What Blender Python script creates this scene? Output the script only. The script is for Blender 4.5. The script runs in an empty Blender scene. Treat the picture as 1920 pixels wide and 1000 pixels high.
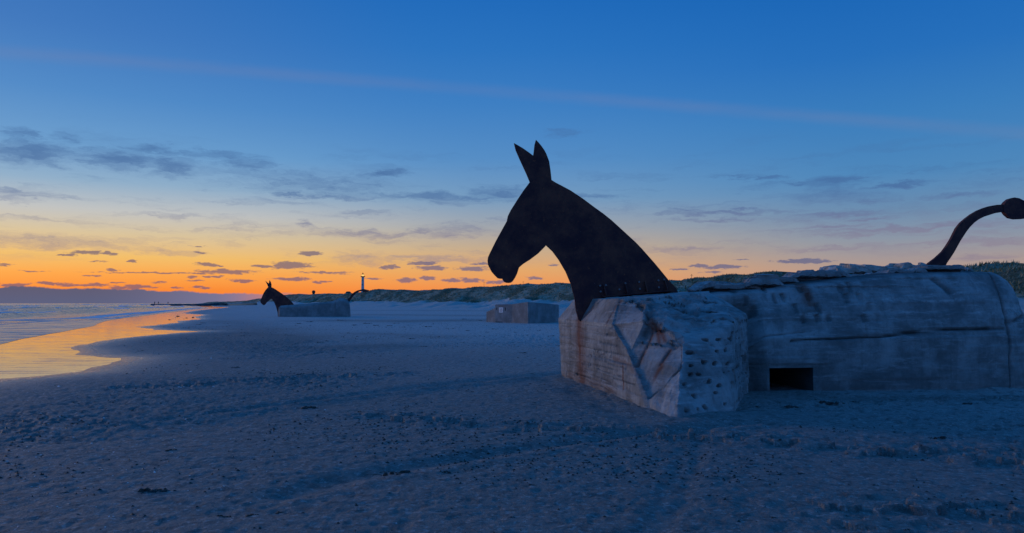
import bpy, bmesh, math, random
import numpy as np
from mathutils import Vector
from mathutils.geometry import tessellate_polygon
random.seed(7); rng = np.random.RandomState(11)
SC = bpy.context.scene; COL = SC.collection
R = math.radians

# ------------------------------------------------------------------ camera
EYE = 1.6; F = 1400.0; PITCH = math.atan(69/1400)
cam = bpy.data.cameras.new('camera'); co = bpy.data.objects.new('camera', cam); COL.objects.link(co)
co.location = (0, 0, EYE); co.rotation_euler = (math.pi/2+PITCH, 0, 0)
cam.sensor_width = 36; cam.lens = 36*F/1920; cam.clip_start = .1; cam.clip_end = 60000
SC.camera = co
CP, SP = math.cos(PITCH), math.sin(PITCH)
def ray(px, py):
    xc, yc = (px-960)/F, (500-py)/F
    return Vector((xc, CP-yc*SP, SP+yc*CP))
def P(px, py, Z):                       # a measured image point at depth Z -> world
    d = ray(px, py); return Vector((d.x/d.y*Z, Z, EYE+d.z/d.y*Z))
def G(px, py, z=0.0):                   # a measured image point on the ground
    d = ray(px, py); t = (z-EYE)/d.z; return Vector((d.x*t, d.y*t, z))
def onplane(px, py, p0, n):
    d = ray(px, py); o = Vector((0, 0, EYE)); t = (p0-o).dot(n)/d.dot(n); return o+d*t
def azel(px, py):
    d = ray(px, py).normalized(); return math.degrees(math.atan2(d.x, d.y)), math.degrees(math.asin(d.z))
def lin(c):
    return tuple(((v/255)/12.92 if v/255 <= .04045 else ((v/255+.055)/1.055)**2.4) for v in c)+(1,)

# ------------------------------------------------------------------ world: dusk sky
W = bpy.data.worlds.new('World'); SC.world = W; W.use_nodes = True
nt = W.node_tree; nt.nodes.clear()
def N(t, **k):
    n = nt.nodes.new(t)
    for a, b in k.items(): setattr(n, a, b)
    return n
def put(sock, v):
    if isinstance(v, bpy.types.NodeSocket): nt.links.new(v, sock)
    else: sock.default_value = v
def M(op, a, b=None, c=None, clamp=False):
    n = N('ShaderNodeMath', operation=op, use_clamp=clamp)
    put(n.inputs[0], a)
    if b is not None: put(n.inputs[1], b)
    if c is not None: put(n.inputs[2], c)
    return n.outputs[0]
def VM(op, a, b=None, c=None, out=0):
    n = N('ShaderNodeVectorMath', operation=op)
    put(n.inputs[0], a)
    if b is not None: put(n.inputs[1], b)
    if c is not None: put(n.inputs[2], c)
    return n.outputs['Value'] if out else n.outputs[0]
def MR(v, a, b, c=0., d=1., smooth=True):
    n = N('ShaderNodeMapRange', interpolation_type='SMOOTHSTEP' if smooth else 'LINEAR')
    put(n.inputs[0], v); put(n.inputs[1], a); put(n.inputs[2], b); put(n.inputs[3], c); put(n.inputs[4], d)
    return n.outputs[0]
def MIX(f, a, b):
    n = N('ShaderNodeMix', data_type='RGBA'); put(n.inputs[0], f); put(n.inputs[6], a); put(n.inputs[7], b)
    return n.outputs[2]
def RAMP(v, stops):
    n = N('ShaderNodeValToRGB'); put(n.inputs[0], v); r = n.color_ramp
    st = [(math.sqrt(max(e, 0)/90), lin(c)) for e, c in stops]
    r.elements[0].position, r.elements[0].color = st[0]
    r.elements[1].position, r.elements[1].color = st[-1]
    for p_, c_ in st[1:-1]:
        e = r.elements.new(p_); e.color = c_
    return n.outputs[0]
tc = N('ShaderNodeTexCoord').outputs['Generated']
dirv = VM('NORMALIZE', tc)
sx = N('ShaderNodeSeparateXYZ'); put(sx.inputs[0], dirv); dx, dy, dz = sx.outputs
EL = M('MULTIPLY', M('ARCSINE', dz), 57.29578)
AZ = M('MULTIPLY', M('ARCTAN2', dx, dy), 57.29578)
pos = M('SQRT', M('DIVIDE', M('MAXIMUM', EL, 0.0), 90.0))
GLOW = -36.0
cg = M('ADD', M('MULTIPLY', dx, math.sin(R(GLOW))), M('MULTIPLY', dy, math.cos(R(GLOW))))
rampL = RAMP(pos, [(0, (246, 112, 45)), (.9, (248, 134, 48)), (2.0, (250, 163, 72)), (3.2, (240, 188, 104)), (4.8, (214, 193, 156)),
                   (6.3, (190, 192, 192)), (8.2, (140, 172, 200)), (10.5, (104, 156, 204)), (14, (76, 136, 198)), (18, (60, 118, 188)), (24, (46, 104, 176)), (45, (32, 104, 184)), (90, (28, 98, 180))])
rampM = RAMP(pos, [(0, (240, 128, 72)), (1.2, (240, 146, 80)), (2.6, (226, 166, 105)), (4.2, (196, 170, 140)), (5.8, (160, 164, 170)),
                   (8.0, (116, 154, 190)), (11, (84, 140, 196)), (15, (60, 126, 194)), (19, (40, 114, 190)), (24, (24, 102, 184)), (45, (24, 102, 186)), (90, (28, 98, 180))])
rampR = RAMP(pos, [(0, (206, 150, 118)), (1.2, (196, 150, 124)), (2.8, (168, 150, 146)), (4.4, (138, 148, 164)), (6.4, (106, 140, 174)),
                   (9, (76, 134, 186)), (13, (56, 124, 188)), (17, (36, 110, 186)), (23, (18, 98, 180)), (45, (22, 102, 184)), (90, (28, 98, 180))])
rampB = RAMP(pos, [(0, (76, 100, 154)), (4, (96, 116, 176)), (8, (88, 128, 192)), (14, (62, 124, 198)), (22, (44, 110, 188)), (45, (24, 100, 182)), (90, (28, 98, 180))])
sky = MIX(MR(cg, .995, .81), rampL, rampM)
sky = MIX(MR(cg, .83, .44), sky, rampR)
sky = MIX(MR(cg, .25, -.6), sky, rampB)
# a little of the physical sky on top
nish = N('ShaderNodeTexSky', sky_type='NISHITA', sun_disc=False, sun_elevation=R(8.0), sun_rotation=R(-52), altitude=5)
addn = N('ShaderNodeMix', data_type='RGBA', blend_type='ADD'); addn.inputs[0].default_value = .002
put(addn.inputs[6], sky); put(addn.inputs[7], nish.outputs[0]); sky = addn.outputs[2]

# sky coordinates in degrees, bent by noise
cmb = N('ShaderNodeCombineXYZ'); put(cmb.inputs[0], AZ); put(cmb.inputs[1], EL); UV = cmb.outputs[0]
def NOISE(vec, scale, detail=4, rough=.55, col=False, dist=0.0):
    n = N('ShaderNodeTexNoise'); put(n.inputs['Vector'], vec); n.inputs['Scale'].default_value = scale
    n.inputs['Detail'].default_value = detail; n.inputs['Roughness'].default_value = rough; n.inputs['Distortion'].default_value = dist
    return n.outputs['Color'] if col else n.outputs['Fac']
uvs = VM('MULTIPLY', UV, (1, 3.0, 1))
warp = NOISE(uvs, .85, 5, .62, True)
UVW = VM('MULTIPLY_ADD', VM('SUBTRACT', warp, (.5, .5, .5)), (2.0, .5, 0), UV)
warp2 = NOISE(VM('MULTIPLY', UV, (.55, 1.8, 1)), .8, 6, .66, True)
UVH = VM('MULTIPLY_ADD', VM('SUBTRACT', warp2, (.5, .5, .5)), (4.5, 1.5, 0), UV)
def field(items, vec):                   # smallest normalised distance to a list of measured clouds
    acc = None
    for (px, py, w, h, soft) in items:
        a0, e0 = azel(px, py); a1, _ = azel(px+w, py); _, e1 = azel(px, py-h)
        s = (1/abs(a1-a0), 1/abs(e1-e0), 0)
        v = VM('MULTIPLY_ADD', vec, s, (-a0*s[0], -e0*s[1], soft))
        L = VM('LENGTH', v, out=1)
        acc = L if acc is None else M('MINIMUM', acc, L)
    return acc
low = [(165, 474, 36, 6, 0), (128, 478, 20, 3, .3), (205, 476, 18, 4, .2), (10, 497, 16, 3, .3), (186, 491, 22, 2.2, .4), (248, 491, 14, 4, .1),
       (385, 496, 26, 5, .1), (408, 498, 12, 3, .3), (376, 462, 9, 3, .5), (380, 475, 18, 2.5, .6), (210, 506, 22, 2.4, .3), (60, 508, 40, 2, .6), (168, 518, 16, 3, .2),
       (300, 512, 150, 2.2, .45), (425, 510, 70, 6, .35), (456, 525, 26, 4.5, 0), (545, 498, 44, 10, -.0), (492, 500, 30, 4, .3), (580, 476, 24, 5, 0),
       (545, 524, 44, 5, .2), (610, 512, 60, 4, .45), (600, 529, 22, 3, .5), (730, 501, 18, 6, 0), (762, 526, 26, 6, .1), (810, 503, 34, 6, 0), (795, 494, 34, 4, .2),
       (885, 505, 34, 6, 0), (902, 495, 26, 3.5, .3), (802, 522, 20, 5, .2), (845, 526, 20, 4, .2), (884, 526, 28, 5, .1), (935, 529, 30, 4, .2), (700, 523, 24, 4, .3),
       (28, 533, 30, 5, .1), (90, 532, 34, 3, .3), (126, 534, 26, 5, .1), (175, 535, 42, 4, .1), (220, 531, 14, 3, .3), (258, 539, 34, 7, 0), (222, 540, 22, 5, .1),
       (330, 539, 16, 3, .3), (365, 527, 20, 2.5, .4), (362, 520, 14, 4, .4), (400, 519, 26, 2.6, .3), (385, 541, 14, 3, .2), (300, 530, 18, 2.5, .5), (370, 538, 20, 2.5, .4),
       (1500, 490, 60, 6, .0), (1540, 491, 30, 4, .3), (1355, 501, 46, 6, .1), (1310, 498, 26, 4, .3), (1335, 511, 30, 3.5, .3), (1275, 505, 26, 3, .5), (1390, 487, 16, 2.5, .5),
       (1040, 497, 14, 3, .5), (1005, 522, 20, 4, .3), (1520, 520, 50, 8, .4), (1090, 506, 30, 3, .4)]
high = [(55, 288, 90, 26, .1), (225, 300, 85, 20, .0), (320, 312, 55, 22, .35), (40, 255, 50, 10, .5), (290, 282, 60, 12, .5), (420, 292, 90, 14, .6), (470, 310, 60, 14, .5),
        (125, 258, 40, 16, .75), (718, 328, 44, 9, .1), (740, 322, 30, 7, .3), (600, 345, 170, 30, .72), (540, 364, 40, 5, .4), (640, 371, 150, 6, .55), (820, 368, 150, 9, .5), (945, 362, 70, 12, .4),
        (572, 422, 18, 9, .4), (690, 440, 110, 9, .45), (780, 433, 30, 6, .5), (840, 440, 50, 12, .6), (1060, 248, 40, 8, .7), (1090, 372, 90, 8, .55),
        (1380, 332, 44, 4, .5), (1445, 334, 36, 5, .35), (1565, 340, 60, 11, .05), (1490, 344, 70, 6, .5), (1690, 344, 70, 6, .35), (1560, 366, 120, 18, .68), (1640, 374, 60, 8, .5),
        (1790, 366, 90, 7, .5), (1370, 398, 160, 5, .35), (1290, 395, 40, 5, .45), (1570, 401, 110, 7, .3), (1640, 410, 60, 6, .35), (1340, 412, 110, 5, .5), (1700, 428, 260, 7, .35), (1560, 424, 90, 5, .4),
        (1790, 418, 120, 6, .4), (1860, 452, 140, 9, .35), (1600, 440, 140, 6, .6), (1560, 468, 120, 6, .55), (1280, 468, 90, 8, .6), (1840, 482, 100, 7, .4), (1720, 460, 90, 5, .6),
        (120, 456, 160, 16, .62), (20, 446, 120, 12, .6), (300, 470, 90, 7, .68), (680, 484, 60, 14, .6), (820, 486, 160, 7, .62)]
lowD = field([(a, b, c*.95, d*.82, e) for a, b, c, d, e in low], UVW)
det = NOISE(VM('MULTIPLY', UV, (1, 3.2, 1)), 2.6, 5, .6)
lowA = M('MULTIPLY', MR(M('ADD', lowD, M('MULTIPLY', M('SUBTRACT', det, .5), 1.3)), 1.10, .60), .74)
highD = field(high, UVH)
det2 = NOISE(VM('MULTIPLY', UVH, (.6, 3.2, 1)), .9, 7, .7)
highA = M('MULTIPLY', MR(M('ADD', highD, M('MULTIPLY', M('SUBTRACT', det2, .5), 1.7)), 1.4, .1), .74)
# faint streaky veil over the middle heights
veil = MR(NOISE(VM('MULTIPLY', UVH, (.16, 1.5, 1)), .8, 5, .6), .48, .78)
veil = M('MULTIPLY', M('MULTIPLY', veil, MR(EL, 2.0, 4.5)), MR(EL, 13.5, 7.5)); veil = M('MULTIPLY', veil, .6)
highA = M('MAXIMUM', highA, veil)
hcol = MIX(MR(EL, 3.2, 8.5), lin((140, 128, 146)), lin((68, 104, 156)))
sky = MIX(highA, sky, hcol)
# pale contrail: a great circle through two measured points
v1, v2 = ray(0, 97).normalized(), ray(1920, 250).normalized(); nn = v1.cross(v2).normalized()
dd = M('ABSOLUTE', M('ADD', VM('DOT_PRODUCT', dirv, tuple(nn), out=1), M('MULTIPLY', M('SUBTRACT', det2, .5), .006)))
con = M('MULTIPLY', M('MULTIPLY', MR(dd, .0125, .0), MR(cg, .35, .9, .16, .15)), MR(dy, .2, .5))
con = M('MULTIPLY', con, MR(NOISE(VM('MULTIPLY', UV, (.12, .5, 1)), .7, 5, .6),   .3, .65, .6, 1.1))
sky = MIX(con, sky, lin((132, 132, 158)))
# small low clouds and the bank on the sea horizon
lcol = MIX(MR(cg, .99, .80), lin((98, 88, 118)), lin((84, 94, 136)))
sky = MIX(lowA, sky, lcol)
bn = NOISE(VM('MULTIPLY', UV, (1, 1.2, 1)), .55, 6, .62)
btop = M('ADD', MR(AZ, -34, -19, 1.10, .72, False), M('MULTIPLY', M('SUBTRACT', bn, .5), .75))
bank = M('MULTIPLY', MR(M('SUBTRACT', btop, EL), -.04, .09), M('MULTIPLY', MR(AZ, -13, -22), MR(AZ, -95, -60)))
bcol = MIX(MR(AZ, -30, -17), MIX(MR(EL, 0, 1.0), lin((94, 97, 126)), lin((97, 94, 118))), lin((128, 123, 156)))
sky = MIX(bank, sky, bcol)
bg = N('ShaderNodeBackground'); put(bg.inputs[0], sky); bg.inputs[1].default_value = 1.0
ow = N('ShaderNodeOutputWorld'); nt.links.new(bg.outputs[0], ow.inputs[0])
W.cycles.sampling_method = 'MANUAL'; W.cycles.sample_map_resolution = 512

# afterglow: the last warm light from beyond the sea horizon
sl = bpy.data.lights.new('sun', 'SUN'); so = bpy.data.objects.new('sun', sl); COL.objects.link(so)
sl.energy = .54; sl.angle = R(12); sl.color = (1.0, .72, .55)
sd = Vector((math.sin(R(-52))*math.cos(R(8)), math.cos(R(-52))*math.cos(R(8)), math.sin(R(8))))
so.rotation_euler = sd.to_track_quat('Z', 'Y').to_euler()
SC.view_settings.view_transform = 'Standard'; SC.view_settings.look = 'None'; SC.view_settings.exposure = 0; SC.view_settings.gamma = 1
SC.view_settings.use_curve_mapping = False

# ------------------------------------------------------------------ helpers
def tag(o, label=None, cat=None, group=None, kind=None):
    if label: o['label'] = label
    if cat: o['category'] = cat
    if group: o['group'] = group
    if kind: o['kind'] = kind
    return o
def mesh_np(name, V, Fc, mat=None, parent=None, smooth=False, attrs=None):
    me = bpy.data.meshes.new(name)
    V = np.asarray(V, dtype=np.float32)
    if isinstance(Fc, np.ndarray):
        n, k = Fc.shape
        me.vertices.add(len(V)); me.vertices.foreach_set('co', V.ravel())
        me.loops.add(n*k); me.loops.foreach_set('vertex_index', Fc.astype(np.int32).ravel())
        me.polygons.add(n); me.polygons.foreach_set('loop_start', np.arange(n, dtype=np.int32)*k)
        me.update(calc_edges=True)
    else:
        me.from_pydata([tuple(map(float, v)) for v in V], [], Fc); me.update()
    if smooth: me.polygons.foreach_set('use_smooth', np.ones(len(me.polygons), dtype=bool))
    for k_, a in (attrs or {}).items():
        at = me.attributes.new(k_, 'FLOAT', 'POINT'); at.data.foreach_set('value', np.asarray(a, dtype=np.float32))
    if mat: me.materials.append(mat)
    o = bpy.data.objects.new(name, me); COL.objects.link(o)
    if parent: o.parent = parent
    return o
def empty(name, loc=(0, 0, 0)):
    o = bpy.data.objects.new(name, None); COL.objects.link(o); o.location = loc; return o
def attach(o, root):                      # geometry was built in world space
    o.parent = root; root_m = root.location; o.location = -Vector(root_m); return o
def grid_faces(nr, nc, wrap=False):
    i = np.arange(nr-1)[:, None]; m = nc if wrap else nc-1; j = np.arange(m)[None, :]
    a = i*nc+j; b = i*nc+(j+1) % nc
    return np.stack([a, b, b+nc, a+nc], -1).reshape(-1, 4)
def hash2(ix, iy, seed):
    h = (ix.astype(np.int64)*374761393+iy.astype(np.int64)*668265263+seed*974634777) & 0x7fffffff
    h = ((h ^ (h >> 13))*1274126177) & 0x7fffffff
    h = (h ^ (h >> 16)) & 0xffffff
    return h/float(0xffffff)
def vnoise(x, y, seed=0):
    x0 = np.floor(x); y0 = np.floor(y); fx = x-x0; fy = y-y0
    fx = fx*fx*(3-2*fx); fy = fy*fy*(3-2*fy)
    a = hash2(x0, y0, seed); b = hash2(x0+1, y0, seed); c = hash2(x0, y0+1, seed); d = hash2(x0+1, y0+1, seed)
    return (a*(1-fx)+b*fx)*(1-fy)+(c*(1-fx)+d*fx)*fy
def fbm(x, y, oct=4, seed=0, gain=.5):
    x = np.asarray(x, float); y = np.asarray(y, float); s = 0; a = 1; t = 0
    for k in range(oct):
        s = s+a*(vnoise(x*2**k+17.3*k, y*2**k-9.1*k, seed+k)*2-1); t += a; a *= gain
    return s/t
def fbm3(p, sc, oct=4, seed=0, gain=.5):   # cheap 3-D feel from three 2-D slices
    x, y, z = p[:, 0]*sc, p[:, 1]*sc, p[:, 2]*sc
    return (fbm(x+.37*z, y+.61*z, oct, seed, gain)+fbm(y-.4*x, z+.2*x, oct, seed+31, gain)+fbm(z-.3*y, x+.5*y, oct, seed+57, gain))/1.8
def seg_dist(p, a, b):
    a = np.asarray(a, float); b = np.asarray(b, float); ab = b-a
    t = np.clip(((p-a)@ab)/max(1e-9, ab@ab), 0, 1)
    return np.linalg.norm(p-(a+t[:, None]*ab), axis=1), t
def poly_dist(p, pts):
    d = np.full(len(p), 1e9)
    for a, b in zip(pts[:-1], pts[1:]): d = np.minimum(d, seg_dist(p, a, b)[0])
    return d
def inside(px, py, poly):
    r = np.zeros(len(px), bool); n = len(poly)
    for i in range(n):
        x1, y1 = poly[i]; x2, y2 = poly[(i+1) % n]
        if y1 == y2: continue
        c = ((y1 > py) != (y2 > py)) & (px < (x2-x1)*(py-y1)/(y2-y1)+x1); r ^= c
    return r
def sstep(a, b, x):
    t = np.clip((x-a)/(b-a), 0, 1); return t*t*(3-2*t)

# ------------------------------------------------------------------ materials
def mat(name, base=(.3, .3, .3), rough=.8, spec=.3, metal=0, build=None):
    m = bpy.data.materials.new(name); m.use_nodes = True; t = m.node_tree
    b = t.nodes['Principled BSDF']; b.inputs['Base Color'].default_value = tuple(base)+(1,)
    b.inputs['Roughness'].default_value = rough; b.inputs['Specular IOR Level'].default_value = spec; b.inputs['Metallic'].default_value = metal
    if build: build(MB(t, b))
    return m
class MB:                                  # tiny node-writing helper
    def __init__(s, t, b): s.t = t; s.b = b; s.prevn = None
    def n(s, k, **kw):
        x = s.t.nodes.new(k)
        for a, c in kw.items(): setattr(x, a, c)
        return x
    def put(s, sock, v):
        if isinstance(v, bpy.types.NodeSocket): s.t.links.new(v, sock)
        else: sock.default_value = v
    def pos(s, scale=(1, 1, 1), rot=(0, 0, 0)):
        g = s.n('ShaderNodeNewGeometry'); m = s.n('ShaderNodeMapping'); s.put(m.inputs[0], g.outputs['Position'])
        m.inputs['Scale'].default_value = scale; m.inputs['Rotation'].default_value = rot; return m.outputs[0]
    def noise(s, vec, sc, det=4, ro=.55, dist=0):
        x = s.n('ShaderNodeTexNoise'); s.put(x.inputs['Vector'], vec); x.inputs['Scale'].default_value = sc
        x.inputs['Detail'].default_value = det; x.inputs['Roughness'].default_value = ro; x.inputs['Distortion'].default_value = dist
        return x.outputs['Fac']
    def attr(s, name): return s.n('ShaderNodeAttribute', attribute_name=name).outputs['Fac']
    def m(s, op, a, b=0., c=0., clamp=False):
        x = s.n('ShaderNodeMath', operation=op, use_clamp=clamp); s.put(x.inputs[0], a); s.put(x.inputs[1], b); s.put(x.inputs[2], c); return x.outputs[0]
    def mr(s, v, a, b, c=0., d=1.):
        x = s.n('ShaderNodeMapRange', interpolation_type='SMOOTHSTEP')
        for i, q in enumerate((v, a, b, c, d)): s.put(x.inputs[i], q)
        return x.outputs[0]
    def mix(s, f, a, b):
        x = s.n('ShaderNodeMix', data_type='RGBA'); s.put(x.inputs[0], f)
        s.put(x.inputs[6], a if isinstance(a, bpy.types.NodeSocket) else tuple(a)+(1,)); s.put(x.inputs[7], b if isinstance(b, bpy.types.NodeSocket) else tuple(b)+(1,)); return x.outputs[2]
    def bump(s, h, strength=.5, dist=.02):
        x = s.n('ShaderNodeBump'); s.put(x.inputs['Height'], h); x.inputs['Strength'].default_value = strength; x.inputs['Distance'].default_value = dist
        if s.prevn is not None: s.put(x.inputs['Normal'], s.prevn)
        s.prevn = x.outputs[0]; s.put(s.b.inputs['Normal'], s.prevn)
    def color(s, c): s.put(s.b.inputs['Base Color'], c)
    def rough(s, c): s.put(s.b.inputs['Roughness'], c)

def b_sand(k):
    p = k.pos(); wet = k.attr('wet')
    big = k.noise(p, .35, 5, .6); mid = k.noise(p, 4, 5, .6); fine = k.noise(p, 60, 3, .6)
    c = k.mix(k.mr(mid, .35, .7), (.25, .225, .19), (.36, .33, .285))
    c = k.mix(k.mr(big, .35, .65), k.mix(.35, c, (.2, .18, .15)), c)
    c = k.mix(k.mr(fine, .3, .75), k.mix(.4, c, (.1, .09, .08)), c)
    dry_haze = k.attr('dry_haze'); c = k.mix(dry_haze, k.mix(.4, c, (.19, .18, .165)), k.mix(.7, c, (.66, .64, .60)))
    c = k.mix(k.m('MULTIPLY', wet, .8), c, (.135, .12, .105))
    mt = k.noise(p, 6.5, 7, .72); c = k.mix(k.m('MULTIPLY', k.mr(mt, .50, .60), .7), c, (.10, .092, .08)); c = k.mix(k.m('MULTIPLY', k.mr(k.noise(p, 17, 6, .72), .53, .64), .55), c, (.55, .53, .49))  # mottling: damp specks and light spots, footprint shade put into the colour
    c = k.mix(k.m('MULTIPLY', k.mr(k.noise(p, 29, 5, .7), .54, .66), .55), c, (.07, .064, .055))
    # scraps of dark wrack blown over the sand
    wr = k.mr(k.noise(k.pos((1, 1, 1)), 7.5, 6, .72), .665, .72)
    c = k.mix(k.m('MULTIPLY', wr, k.mr(big, .45, .62)), c, (.035, .03, .024))
    k.color(c); k.rough(k.mr(wet, 0, 1, .72, .16))
    k.bump(k.noise(p, 2.4, 6, .65), .9, .12); k.bump(k.noise(k.pos((1, 1, 1)), 11, 6, .7), 1.0, .05); k.bump(fine, .35, .006)
SAND = mat('beach_sand', rough=.7, spec=.45, build=b_sand)
def b_dune(k):
    p = k.pos(); veg = k.attr('veg')
    s = k.mix(k.noise(p, .8, 5, .6), (.46, .44, .40), (.62, .59, .54))
    g = k.mix(k.mr(k.noise(p, .35, 6, .7), .38, .62), (.24, .25, .16), (.52, .48, .35))
    g = k.mix(k.mr(k.noise(k.pos((1, 1, .4)), 2.5, 5, .75), .4, .6), g, (.10, .12, .065))
    f = k.mr(k.m('ADD', veg, k.m('MULTIPLY', k.m('SUBTRACT', k.noise(p, .28, 6, .72), .5), 1.6)), .42, .58)
    g = k.mix(k.mr(k.noise(k.pos((1, .25, 1), (0, 0, .9)), .16, 5, .65), .42, .58), k.mix(.6, g, (.05, .065, .035)), k.mix(.25, g, (.5, .46, .36)))
    k.color(k.mix(f, s, g)); k.bump(k.noise(p, 1.1, 6, .75), .9, .5)
DUNE = mat('marram_dune', rough=.9, spec=.1, build=b_dune)
def b_conc(k):
    p = k.pos(); dirt_shade = k.attr('dirt_shade'); rust = k.attr('rust')
    a = k.noise(p, 1.6, 6, .65); b = k.noise(p, 14, 5, .65); c3 = k.noise(k.pos((.6, .6, 5)), 2.2, 6, .7, .6)
    c = k.mix(k.mr(a, .35, .68), (.20, .195, .185), (.42, .41, .39))
    c = k.mix(k.mr(c3, .50, .72), c, (.48, .47, .45))
    c = k.mix(k.m('MULTIPLY', k.mr(b, .55, .78), .7), c, (.16, .15, .14))
    st = k.noise(k.pos((5, 5, .35)), 1.5, 5, .65)
    c = k.mix(k.m('MULTIPLY', k.mr(st, .5, .72), .45), c, (.16, .15, .14))
    c = k.mix(k.mr(k.noise(p, 3.4, 7, .75, .8), .64, .70), c, (.52, .51, .48))
    c = k.mix(k.m('MULTIPLY', k.attr('pale'), k.mr(k.noise(p, 9, 5, .7), .35, .65)), c, (.66, .65, .62))
    c = k.mix(dirt_shade, c, (.05, .047, .045))  # cracks and grime, plus shade of gaps and recess put into the colour
    c = k.mix(k.m('MULTIPLY', rust, k.mr(k.noise(k.pos((3, 3, 1)), 3, 5, .7), .2, .75, .6, 1.)), c, (.20, .055, .025))
    k.color(c); k.bump(k.noise(p, 6, 6, .7), .55, .05); k.bump(k.noise(p, 45, 4, .7), .4, .008)
CONC = mat('bunker_concrete', rough=.85, spec=.25, build=b_conc)
def b_conc2(k):
    p = k.pos()
    c = k.mix(k.mr(k.noise(p, .9, 6, .65), .35, .68), (.20, .195, .19), (.34, .33, .32))
    c = k.mix(k.m('MULTIPLY', k.mr(k.noise(k.pos((3, 3, .3)), 1.2, 5, .65), .5, .7), .5), c, (.2, .19, .18))
    c = k.mix(k.mr(k.noise(k.pos((.5, .5, 6)), 1.1, 5, .65), .60, .72), c, (.36, .35, .33))
    k.color(c); k.bump(k.noise(p, 4, 6, .7), .35, .03)
CONCLIT = mat('broken_concrete_lit', rough=.9, spec=.15, build=lambda k: (k.color(k.mix(k.mr(k.noise(k.pos(), 5, 5, .7), .3, .7), (.34, .29, .25), (.66, .58, .51))), k.bump(k.noise(k.pos(), 9, 6, .75), .7, .05)))  # broken concrete with the warm side light put into its colour
CONC2 = mat('weathered_concrete', rough=.88, spec=.2, build=b_conc2)
DARK = mat('opening_shade', (.02, .02, .02), .95, .1)  # flat dark: the unlit inside of openings put into the colour
def b_rust(k):
    p = k.pos()
    c = k.mix(k.mr(k.noise(p, 2.2, 7, .7), .35, .7), (.075, .034, .040), (.21, .078, .055))
    c = k.mix(k.mr(k.noise(p, 13, 5, .75), .60, .72), c, (.42, .13, .06))
    c = k.mix(k.mr(k.noise(k.pos((1, 1, .8)), 26, 3, .7), .70, .76), c, (.34, .26, .24))
    k.color(c); k.rough(k.mr(k.noise(p, 5, 4, .6), .3, .7, .55, .8)); k.bump(k.noise(p, 30, 5, .7), .4, .006)
RUST = mat('rusted_steel', rough=.7, spec=.06, build=b_rust)
BOLT = mat('galvanised_bolt', (.20, .19, .2), .45, .5, .7)
def b_sea(k):
    foam = k.attr('foam'); p = k.pos((.35, 1, 1))
    fn = k.noise(k.pos((.12, .5, 1)), 1.0, 6, .7)
    f = k.mr(k.m('ADD', foam, k.m('MULTIPLY', k.m('SUBTRACT', fn, .5), 1.3)), .38, .75)
    k.color(k.mix(f, (.008, .022, .045), (.75, .77, .80))); k.rough(k.mr(f, 0, 1, .16, .6))
    k.bump(k.noise(p, .4, 6, .65), 1.0, .6); k.bump(k.noise(p, 3, 4, .6), .5, .08)
SEA = mat('sea_water', rough=.15, spec=.5, build=b_sea)
def b_film(k):
    p = k.pos((.45, 1.2, 1), (0, 0, .35))
    k.color(k.mix(k.mr(k.noise(p, .8, 4, .6), .45, .7), (.05, .045, .04), (.10, .09, .08)))
    k.rough(.05); k.bump(k.mr(k.noise(k.pos((.3, 2.2, 1), (0, 0, .12)), 1.6, 6, .75, .5), .55, .72), .35, .012); k.bump(k.noise(p, 2.6, 6, .65, .8), .08, .022); k.bump(k.noise(p, 14, 3, .6), .06, .006)
    k.b.inputs['IOR'].default_value = 1.9
FILM = mat('shallow_water', rough=.1, spec=1.0, build=b_film)
def b_swash(k):
    p = k.pos((.3, 1, 1), (0, 0, .2))
    f = k.mr(k.noise(p, .9, 6, .68), .42, .68)
    k.color(k.mix(f, (.06, .06, .065), (.40, .38, .38))); k.rough(k.mr(f, 0, 1, .2, .45)); k.bump(k.noise(p, 2.5, 5, .6), .35, .03)
SWASH = mat('swash_foam', rough=.2, spec=.6, build=b_swash)
def b_weed(k):
    k.color(k.mix(k.noise(k.pos(), 20, 4, .6), (.012, .011, .008), (.05, .04, .025))); k.bump(k.noise(k.pos(), 60, 3, .6), .6, .01)
WEED = mat('seaweed', rough=.5, spec=.4, build=b_weed)
SHELL = mat('shell', (.75, .72, .68), .35, .5)
ROCK = mat('wet_rock', (.03, .03, .032), .4, .4)
GRASS = mat('marram_grass', rough=.8, spec=.15, build=lambda k: k.color(k.mix(k.mr(k.noise(k.pos(), .7, 4, .7), .35, .65), (.14, .165, .08), (.42, .38, .25))))
WHITE = mat('white_render', rough=.7, build=lambda k: k.color(k.mix(k.noise(k.pos(), .4, 4, .6), (.6, .6, .6), (.75, .75, .74))))
BRICK = mat('dark_brick', rough=.8, build=lambda k: k.color(k.mix(k.noise(k.pos(), 1.5, 4, .6), (.09, .05, .04), (.16, .09, .07))))
REDP = mat('red_paint', (.35, .03, .02), .5)
METAL = mat('dark_metal', (.04, .04, .045), .6, .4, .3)
CLOTH = mat('dark_cloth', rough=.9, build=lambda k: k.color(k.mix(k.noise(k.pos(), 6, 3, .6), (.015, .015, .02), (.04, .04, .05))))
SKIN = mat('skin', (.4, .25, .18), .6)
SIGNW = mat('sign_white', (.82, .78, .76), .5)
SIGNT = mat('sign_print', (.25, .2, .2), .6)
LAMP = mat('lantern_light', (1, .8, .4)); LAMP.node_tree.nodes['Principled BSDF'].inputs['Emission Color'].default_value = (1, .62, .12, 1)
LAMP.node_tree.nodes['Principled BSDF'].inputs['Emission Strength'].default_value = 1.1

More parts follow.
